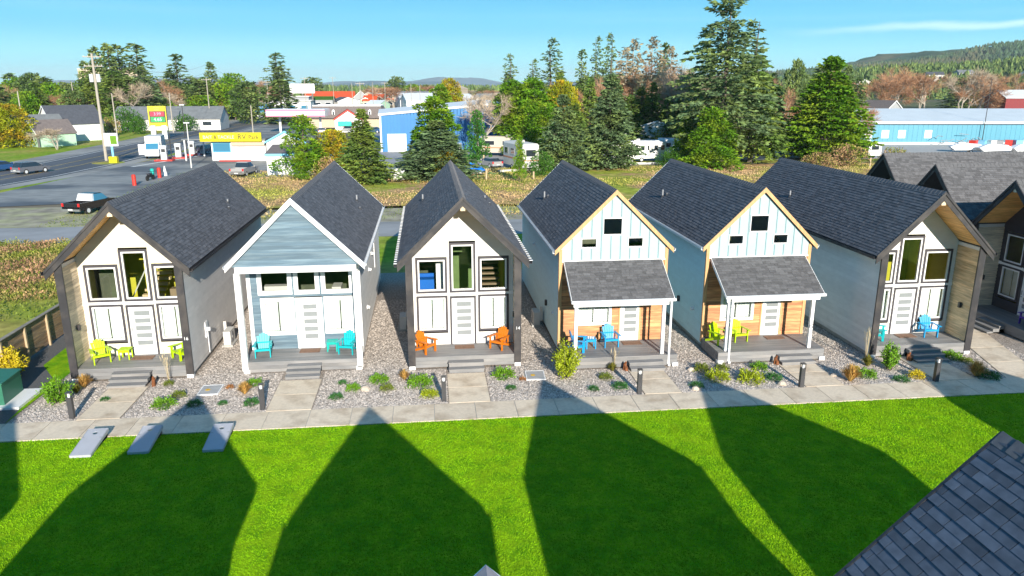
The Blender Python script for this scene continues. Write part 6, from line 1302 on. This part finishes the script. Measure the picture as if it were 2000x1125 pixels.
def f2(rg, n): x = rg.uniform(150, 1450, n); y = 560 + 200 * rg.random(n) ** .7; return x, y, onhill(x, y, 560, 380, hs2) - 1
wood('forest', 9000, f2, 'mixed woods on the lower slope at the right', 8, 'dark_conifer', 9)
def f3(rg, n): y = rg.uniform(520, 2600, n); x = -.12 * y + rg.uniform(-.85, .75, n) * y; return x, y, x * 0 - .5
wood('forest', 4200, f3, 'low dark woods scattered through the distant town', 10, 'dark_conifer', 10)

# ---------------------------------------------------------------- trees one by one
HERO1 = conifer_parts(101, 27, 7.4, .14, .62, 230, .62, 80, droop=.18, rise=.10, gap=.22, m='blue_spruce', spread=.26, tr=.42) + (27, 7.0)
HERO2 = conifer_parts(102, 18, 5.0, .10, .75, 280, .55, 70, droop=.55, rise=.15, m='spruce', spread=.3, tr=.38) + (18, 4.8)
HERO3 = conifer_parts(103, 17, 7.0, .02, .92, 380, .5, 120, droop=.12, rise=.22, m='pine', spread=.42, tr=.4) + (17, 6.6)
HERO4 = conifer_parts(104, 15, 4.2, .02, 1.0, 280, .45, 75, droop=.25, rise=.2, m='spruce', spread=.35) + (15, 4.0)
HERO5 = conifer_parts(105, 15, 5.6, .02, .95, 300, .48, 80, droop=.3, rise=.25, m='blue_spruce', spread=.35) + (15, 5.2)
HERO6 = conifer_parts(106, 18, 5.2, .02, .85, 340, .5, 80, droop=.28, rise=.28, m='blue_spruce', spread=.35) + (18, 4.9)
X, Y, H, W_ = 44.5, 112.0, 24.3, 7.77; tree('sparse', X, Y, H, W_, 'tallest spruce with open tiers of dark branches reaching the top of the view', HERO1)
X, Y, H, W_ = 51.0, 115.2, 16.2, 4.99; tree('spruce', X, Y, H, W_, 'drooping spruce with a bare lower trunk beside the tallest one', HERO2)
X, Y, H, W_ = 64.6, 117.8, 16.1, 7.39; tree('pine', X, Y, H, W_, 'broad dense bright green conifer left of the pale blue warehouse', HERO3)
X, Y, H, W_ = -7.8, 95.5, 9.1, 3.49; tree('spruce', X, Y, H, W_, 'neat cone shaped spruce in front of the blue metal building', HERO4)
X, Y, H, W_ = 1.4, 98.7, 7.5, 5.67; tree('spruce2', X, Y, H, W_, 'widest grey green spruce behind the white gabled cabin', HERO5)
L_ = [
 ('pinecol', 1.1, 101.6, 11.1, 3.23, 'upright bright pine rising from the widest spruce'), ('spruce2', -1.3, 103.6, 5.5, 2.75, 'low spruce spreading left of the widest spruce'),
 ('pine', 41.0, 106.6, 9.1, 4.76, 'bright green pine at the foot of the tallest spruce'), ('pine', 39.2, 112.6, 7.4, 2.42, 'smaller bright pine left of the foot of the tallest spruce'), ('openpine', -16.0, 102.3, 8.3, 3.94, 'open layered pine in front of the long white shed'), ('yellowpine', -12.7, 104.9, 6.3, 2.99, 'yellowish shrubby pine right of the open layered one'),
 ('ivytree', 7.9, 119.2, 8.3, 2.08, 'ivy covered tree left of the beige travel trailer'), ('bare', 8.9, 130.5, 11.7, 3.67, 'pale bare tree rising above the ivy'), ('openpine', 11.6, 94.4, 6.0, 1.16, 'small thin tree standing before the motorhome'),
 ('pinecol', 14.9, 132.7, 13.5, 3.58, 'leftmost of the dark pines behind the trailers'), ('pinecol', 18.8, 134.3, 13.9, 4.10, 'tallest of the dark pines behind the trailers'), ('yellowpine', 23.9, 135.8, 13.0, 3.90, 'yellow tinted pine behind the full spruce'), ('pine', 19.6, 124.6, 9.1, 3.92, 'lower pine filling the gap behind the motorhome'),
 ('pinecol', 3.8, 190.2, 12.7, 3.38, 'green round topped pine far behind the blue metal building'), ('yellowpine', 6.8, 204.7, 13.8, 4.05, 'olive round pine far behind the blue metal building'),
 ('sparse', 20.7, 188.3, 18.9, 3.53, 'thin open spruce at the left of the tall group'), ('sparse', 27.8, 195.7, 18.0, 3.43, 'ragged small spruce between two taller ones'), ('sparse', 32.2, 195.2, 22.9, 5.14, 'open topped spruce, the tall one above the trailers'), ('sparse2', 38.1, 186.3, 19.9, 2.92, 'narrow dark spruce behind the cottage roof'), ('sparse', 41.8, 185.9, 22.9, 3.30, 'slim spire spruce, left one of the pair'), ('sparse', 44.7, 185.6, 23.6, 3.31, 'slim spire spruce, right one of the pair'),
 ('brownspruce', 40.8, 149.1, 20.4, 3.93, 'greyish spruce with bare brown branches'), ('brownspruce', 46.4, 155.3, 21.2, 4.32, 'second greyish spruce with bare brown branches'), ('sparse2', 49.6, 157.8, 20.1, 2.87, 'dark spruce top poking out of the brown ones'), ('redbare', 45.0, 136.7, 16.1, 4.24, 'reddish bare tree left of the tallest spruce'), ('bare', 46.5, 135.4, 15.2, 3.45, 'pale bare tree left of the tallest spruce'),
 ('spruce', 40.3, 134.0, 12.3, 3.20, 'green spruce in the dark stand behind the old bus'), ('spruce', 29.9, 138.4, 13.3, 2.86, 'dark spruce behind the tall grey green one'), ('spruce', 35.9, 132.4, 10.2, 3.15, 'shaded spruce behind the bus'), ('sparse', 56.2, 130.1, 22.4, 5.49, 'open spruce whose top shows right of the tallest one'), ('spruce', 45.3, 126.4, 12.3, 3.60, 'dense spruce just left of the tallest trunk'), ('spruce', 42.4, 131.6, 9.8, 2.80, 'low spruce near the yellow blossoms'),
 ('yellow', 41.0, 131.8, 4.8, 1.22, 'small tree with bright yellow blossom'), ('yellow', 43.6, 131.5, 7.0, 1.50, 'second small tree with bright yellow blossom'), ('far2', 89.9, 180.5, 18.0, 3.41, 'flat topped grey green tree between the two big conifers'), ('redbare', 71.7, 145.7, 11.9, 3.62, 'reddish bare tree between the two big conifers'), ('far', 116.9, 204.5, 16.9, 3.33, 'dark spruce behind the broad bright conifer'), ('far', 127.6, 216.9, 14.0, 3.55, 'second dark spruce at the foot of the ridge'),
 ('brownspruce', 38.1, 145.7, 18.7, 4.03, 'bare branched spruce above the tall grey green one'), ('redbare', 42.1, 142.8, 16.8, 4.59, 'wide reddish bare tree among the brown spruces'), ('spruce', 38.9, 136.3, 11.5, 3.82, 'dark spruce under the brown branched pair'), ('bare', 46.5, 131.2, 17.0, 4.08, 'tall pale bare tree touching the tallest spruce'), ('spruce', 43.6, 129.5, 8.5, 3.32, 'dark low spruce behind the yellow blossoms'), ('spruce2', 34.8, 136.7, 11.9, 3.24, 'grey green spruce just behind the one before the bus'), ('brownspruce', 47.3, 147.1, 19.0, 4.12, 'brown spruce right of the dark poking top'), ('redbare', 33.4, 150.0, 14.3, 4.13, 'brown bare tree behind the slim spires'), ('spruce', 26.1, 133.5, 8.9, 3.13, 'dark spruce filling right of the full one'), ('pine', 17.3, 129.5, 9.8, 3.87, 'bushy pine behind the motorhome roof'), ('far2', 19.7, 192.4, 8.8, 3.88, 'dark rounded tree left of the trailers'), ('redbare', 80.2, 138.5, 10.0, 3.72, 'reddish bare tree at the right flank of the broad conifer'),
 ('openpine', -16.1, 99.6, 3.4, 1.67, 'small pine at the foot of the open layered one'), ('yellowpine', 2.3, 97.5, 4.0, 1.97, 'olive shrubby pine by the white gabled cabin ridge'), ('bare2', 18.0, 188.6, 8.9, 4.31, 'tangle of pale branches left of the beige trailer'),
 ('spruce', -92.2, 228.0, 13.9, 5.99, 'broad olive spruce filling below the tall pair'), ('spruce', -85.7, 227.3, 16.0, 6.82, 'broad olive spruce behind the twin transformer pole'), ('spruce2', -79.7, 231.9, 16.8, 7.01, 'broad grey green spruce behind the price sign'), ('far3', -76.3, 237.0, 8.2, 4.92, 'green round tree behind the plain pale pole'), ('far2', -95.7, 223.4, 10.5, 4.52, 'olive round tree behind the white gabled house'), ('spruce', -74.2, 272.7, 14.3, 5.70, 'full spruce behind the crossarm pole'), ('far2', -81.5, 333.5, 11.2, 5.78, 'olive tree behind the flat white building'), ('bare', -82.8, 227.0, 13.9, 4.92, 'pale bare tree tangled in the broad spruces'), ('redbare', -83.1, 256.1, 14.2, 5.29, 'brown bare tree between the ragged spruces'), ('spruce', -108.0, 229.8, 12.6, 5.41, 'dark full conifer above the yellow green tree'), ('far3', -108.4, 224.8, 10.1, 4.49, 'bright round tree above the yellow green tree'),
 ('spruce', 46.6, 133.3, 14.5, 3.97, 'tall full spruce left behind the tallest one'), ('spruce2', 50.0, 132.9, 15.8, 3.78, 'grey green spruce directly behind the tallest one'), ('spruce', 56.2, 132.2, 15.4, 4.18, 'full spruce right behind the tallest one'), ('spruce', 61.1, 129.5, 11.5, 3.40, 'dark spruce in the gap before the broad conifer'),
 ('yellowpine', -81.2, 159.1, 8.6, 5.41, 'yellow green tree at the left edge across the road'), ('bare2', -69.6, 153.0, 4.2, 2.74, 'small pale bare tree in front of the green houses'), ('far', -98.1, 257.8, 24.0, 5.23, 'tall full spruce, left of the pair by the white house'), ('far', -104.9, 265.3, 23.4, 5.36, 'tall spruce beside the twin transformer pole'), ('far', -108.7, 265.7, 19.0, 4.42, 'dark spruce left of the twin transformer pole'), ('sparse2', -97.7, 264.5, 24.0, 7.28, 'ragged tall spruce right of the full ones'), ('sparse2', -92.0, 263.8, 24.3, 8.24, 'ragged spruce behind the price sign'), ('far', -92.6, 257.1, 14.2, 5.58, 'lower full spruce behind the price sign'),
 ('sparse2', -86.5, 285.9, 22.0, 7.65, 'ragged spruce left of the pale crossarm pole'), ('far', -89.2, 286.2, 16.2, 5.22, 'dark spruce filling behind the ragged one'), ('far', -81.9, 312.4, 20.0, 4.60, 'dark spruce above the store sign'), ('far2', -85.9, 303.3, 14.6, 4.09, 'yellow olive tree below the ragged spruces'), ('sparse2', -64.7, 355.9, 25.1, 8.66, 'lone tall spruce left of the billboard'), ('far', -63.8, 355.8, 19.4, 5.79, 'dark lower part of the lone spruce stand'), ('far3', -72.8, 261.7, 8.5, 6.44, 'bright round bush tree by the road'), ('far3', -72.8, 248.5, 5.7, 3.97, 'lower round bush tree by the road'),
 ('redbare', -68.6, 343.7, 14.5, 7.29, 'reddish bare tree left of the lone spruce'), ('redbare2', -75.6, 344.5, 12.8, 6.43, 'brown bare tree beyond the flat white building'), ('far2', -85.7, 358.2, 15.1, 6.64, 'dark tree beyond the flat white building'), ('redbare2', -103.2, 234.5, 10.0, 5.56, 'reddish bare tree behind the white gabled house'), ('redbare', -111.6, 243.9, 8.9, 5.19, 'second reddish bare tree behind the white gabled house'), ('bare', -82.6, 240.6, 11.9, 5.83, 'pale bare tree behind the long grey roof'), ('bare2', -78.3, 240.1, 10.4, 4.38, 'pale bare tree near the plain pale pole'),
 ('far2', -65.8, 467.5, 16.1, 8.86, 'dark tree mass right of the billboard'), ('far2', -16.6, 462.0, 16.6, 7.17, 'dark pointed tree on the skyline above the motel'), ('redbare2', -14.7, 370.9, 11.8, 9.61, 'brown bare tree below the skyline tree'), ('bare2', 12.9, 262.9, 9.7, 4.53, 'pale bare tree near the slate roofed house'), ('bare', 20.9, 244.4, 10.8, 4.90, 'pale bare tree left of the dark pines')]
X, Y, H, W_ = 19.4, 107.6, 10.5, 4.30; tree('spruce2', X, Y, H, W_, 'full spruce above the left cedar fronted cabin roof', HERO5)
X, Y, H, W_ = 26.4, 108.2, 13.3, 4.36; tree('spruce2', X, Y, H, W_, 'tall grey green spruce in front of the old bus', HERO6)
for k, X, Y, H, W_, l in L_: tree(k, X, Y, H, W_, l)
LK = dict(far='dark conifer', far2='rounded dark evergreen', far3='bright spreading evergreen', redbare='reddish bare tree', redbare2='slender reddish bare tree', bare='pale bare tree', bare2='small pale bare tree', spruce='full green spruce')
def rtree(ks, x, y, h, w_, where, grp):
    k = rs.choice(ks); tree(k, x, y, h, w_, LK[k] + ' ' + where, group=grp)
rs = random.Random(77)
for i in range(20): x = 18 + i * 3.6 + rs.uniform(-2, 2); rtree(('spruce', 'spruce', 'far', 'redbare'), x, rs.uniform(150, 195), rs.uniform(9.5, 14.5), rs.uniform(3, 4.5), 'in the thick stand between the trailers and the town', 'thick stand between the trailers and the town')
rs = random.Random(33)
for i, px in enumerate(range(-10, 190, 15)): tree(('far2', 'far', 'far3')[i % 3] if i != 3 else 'far2', -178 + i * 10.5 + rs.uniform(-3, 3), 330 - i * 6 + rs.uniform(-15, 15), rs.uniform(12.5, 16.5), rs.uniform(6, 9), ('rounded dark evergreen', 'pointed dark conifer', 'bright green spreading tree')[i % 3] + ' in the belt on the far left skyline', group='tree belt on the far left skyline')
for i in range(18): rtree(('far2', 'far', 'far3', 'redbare', 'redbare2'), rs.uniform(-150, -70), rs.uniform(270, 300), rs.uniform(9, 13), rs.uniform(5, 8), 'in the belt behind the houses on the left', 'mixed belt behind the houses on the left')
for i in range(22): x = 150 + i * 7.5 + rs.uniform(-3, 3); rtree(('redbare', 'redbare2', 'redbare', 'bare'), x, 262 - i * 1.5 + rs.uniform(-14, 20), rs.uniform(15, 20), rs.uniform(6.5, 9), 'behind the pale blue warehouse', 'bare alders behind the warehouse')
for i in range(16): x = 175 + i * 14 + rs.uniform(-5, 5); rtree(('far', 'far2', 'redbare', 'far3'), x, 330 + rs.uniform(-20, 30), rs.uniform(15, 24), rs.uniform(6, 9), 'in the wood below the ridge', 'mixed wood below the ridge')
for i in range(14): rtree(('spruce', 'far', 'redbare', 'far'), rs.uniform(52, 100), rs.uniform(165, 235), rs.uniform(10, 15), rs.uniform(4, 6), 'in the dense stand behind the trailer park', 'dense stand behind the trailer park')
for i in range(10): rtree(('far2', 'redbare2', 'far3', 'bare2'), rs.uniform(-30, 45), rs.uniform(430, 520), rs.uniform(9, 13), rs.uniform(5, 8), 'beyond the town roofs', 'trees beyond the town roofs')
for X, Y, H, W_, l, k in ((-76.5, 207.5, 5.7, 4.27, 'clipped green hedge along the road', 'hedge'), (-79.1, 199.5, 4.2, 2.40, 'green hedge before the long grey roofed building', 'hedge'), (-70.6, 198.5, 4.0, 1.93, 'rounded hedge by the price sign', 'hedge'), (-75.9, 195.3, 3.9, 2.36, 'rust coloured hedge beside the clipped green one', 'rustbush'), (-63.1, 210.3, 4.0, 3.37, 'olive bush at the far side of the road', 'hedge'), (62.7, 107.7, 3.0, 3.26, 'rust coloured brush at the foot of the broad conifer', 'rustbush'), (57.0, 104.8, 2.2, 2.68, 'low rust coloured brush before the broad conifer', 'rustbush'), (73.1, 111.9, 2.2, 2.58, 'brush right of the small camper', 'rustbush'), (4.1, 101.2, 3.1, 1.50, 'bushy undergrowth by the widest spruce', 'hedge'), (-12.8, 99.2, 2.7, 1.94, 'undergrowth by the long white shed', 'rustbush'), (15.4, 100.0, 3.1, 1.66, 'undergrowth below the full spruce', 'hedge'), (36.6, 110.6, 2.5, 2.22, 'undergrowth right of the old bus', 'hedge')): tree(k, X, Y, H, W_, l, group='bushes and hedges')

# rough growth as ground cover
def cover(name, n, box, test, m, h, label, seed, r=.35):
    rg = np.random.default_rng(seed); x = rg.uniform(box[0], box[1], n * 2); y = rg.uniform(box[2], box[3], n * 2); k = np.array([test(a, b) for a, b in zip(x, y)]); x, y = x[k][:n], y[k][:n]; n = len(x)
    hh_ = h * (.5 + .5 * np.sin(x * .9 + 1.3 * np.sin(y * .7)) ** 2); P = np.stack([x, y, rg.random(n) * hh_ * .6], 1); V = leaf_quads(P, rg.normal(size=(n, 3)) * .6 + [0, 0, 1.0], r, r * .45, rg); put(name, arrmesh(name, V, 4, m), kind='stuff', label=label, category='ground cover')
lot = lambda x, y: not (x < -30 and y > 78)
cover('brambles', 60000, (-60, -18.7, 43.5, 61), lambda x, y: y > 45 + .25 * (x + 18), 'bramble', .75, 'rust brown brambles beside the board fence', 21, .17)
cover('rough_growth', 60000, (-30, 72, 70, 110), lambda x, y: lot(x, y) and sin(x * .21) * 1.2 + sin(y * .33 + x * .1) > -.9, 'dry_growth', .3, 'dry brown growth over the field behind the cabins', 22, .2)
cover('rough_grass_cover', 18000, (-34, 72, 62, 112), lambda x, y: y > 68 and sin(x * .17 + 2) + sin(y * .29) > -.2, 'leaf_olive', .2, 'olive green rough grass over the field', 23, .16)
cover('bramble_grass', 16000, (-60, -18.7, 40, 61), lambda x, y: True, 'leaf_olive', .6, 'green grass mixed into the brambles', 24, .17)

hz = MB().box(-9000, -300, -1.2, 9000, 11000, 190).mesh('haze'); fixn(hz)
hm = bpy.data.materials.new('haze_air'); hm.use_nodes = True; t_ = hm.node_tree; t_.nodes.clear(); o_ = t_.nodes.new('ShaderNodeOutputMaterial'); v_ = t_.nodes.new('ShaderNodeVolumePrincipled')
v_.inputs['Color'].default_value = (0.80, 0.92, 1.0, 1); v_.inputs['Density'].default_value = 0.00008; v_.inputs['Anisotropy'].default_value = 0.0
t_.links.new(v_.outputs[0], o_.inputs['Volume']); hz.materials.append(hm); put('haze', hz, kind='stuff')
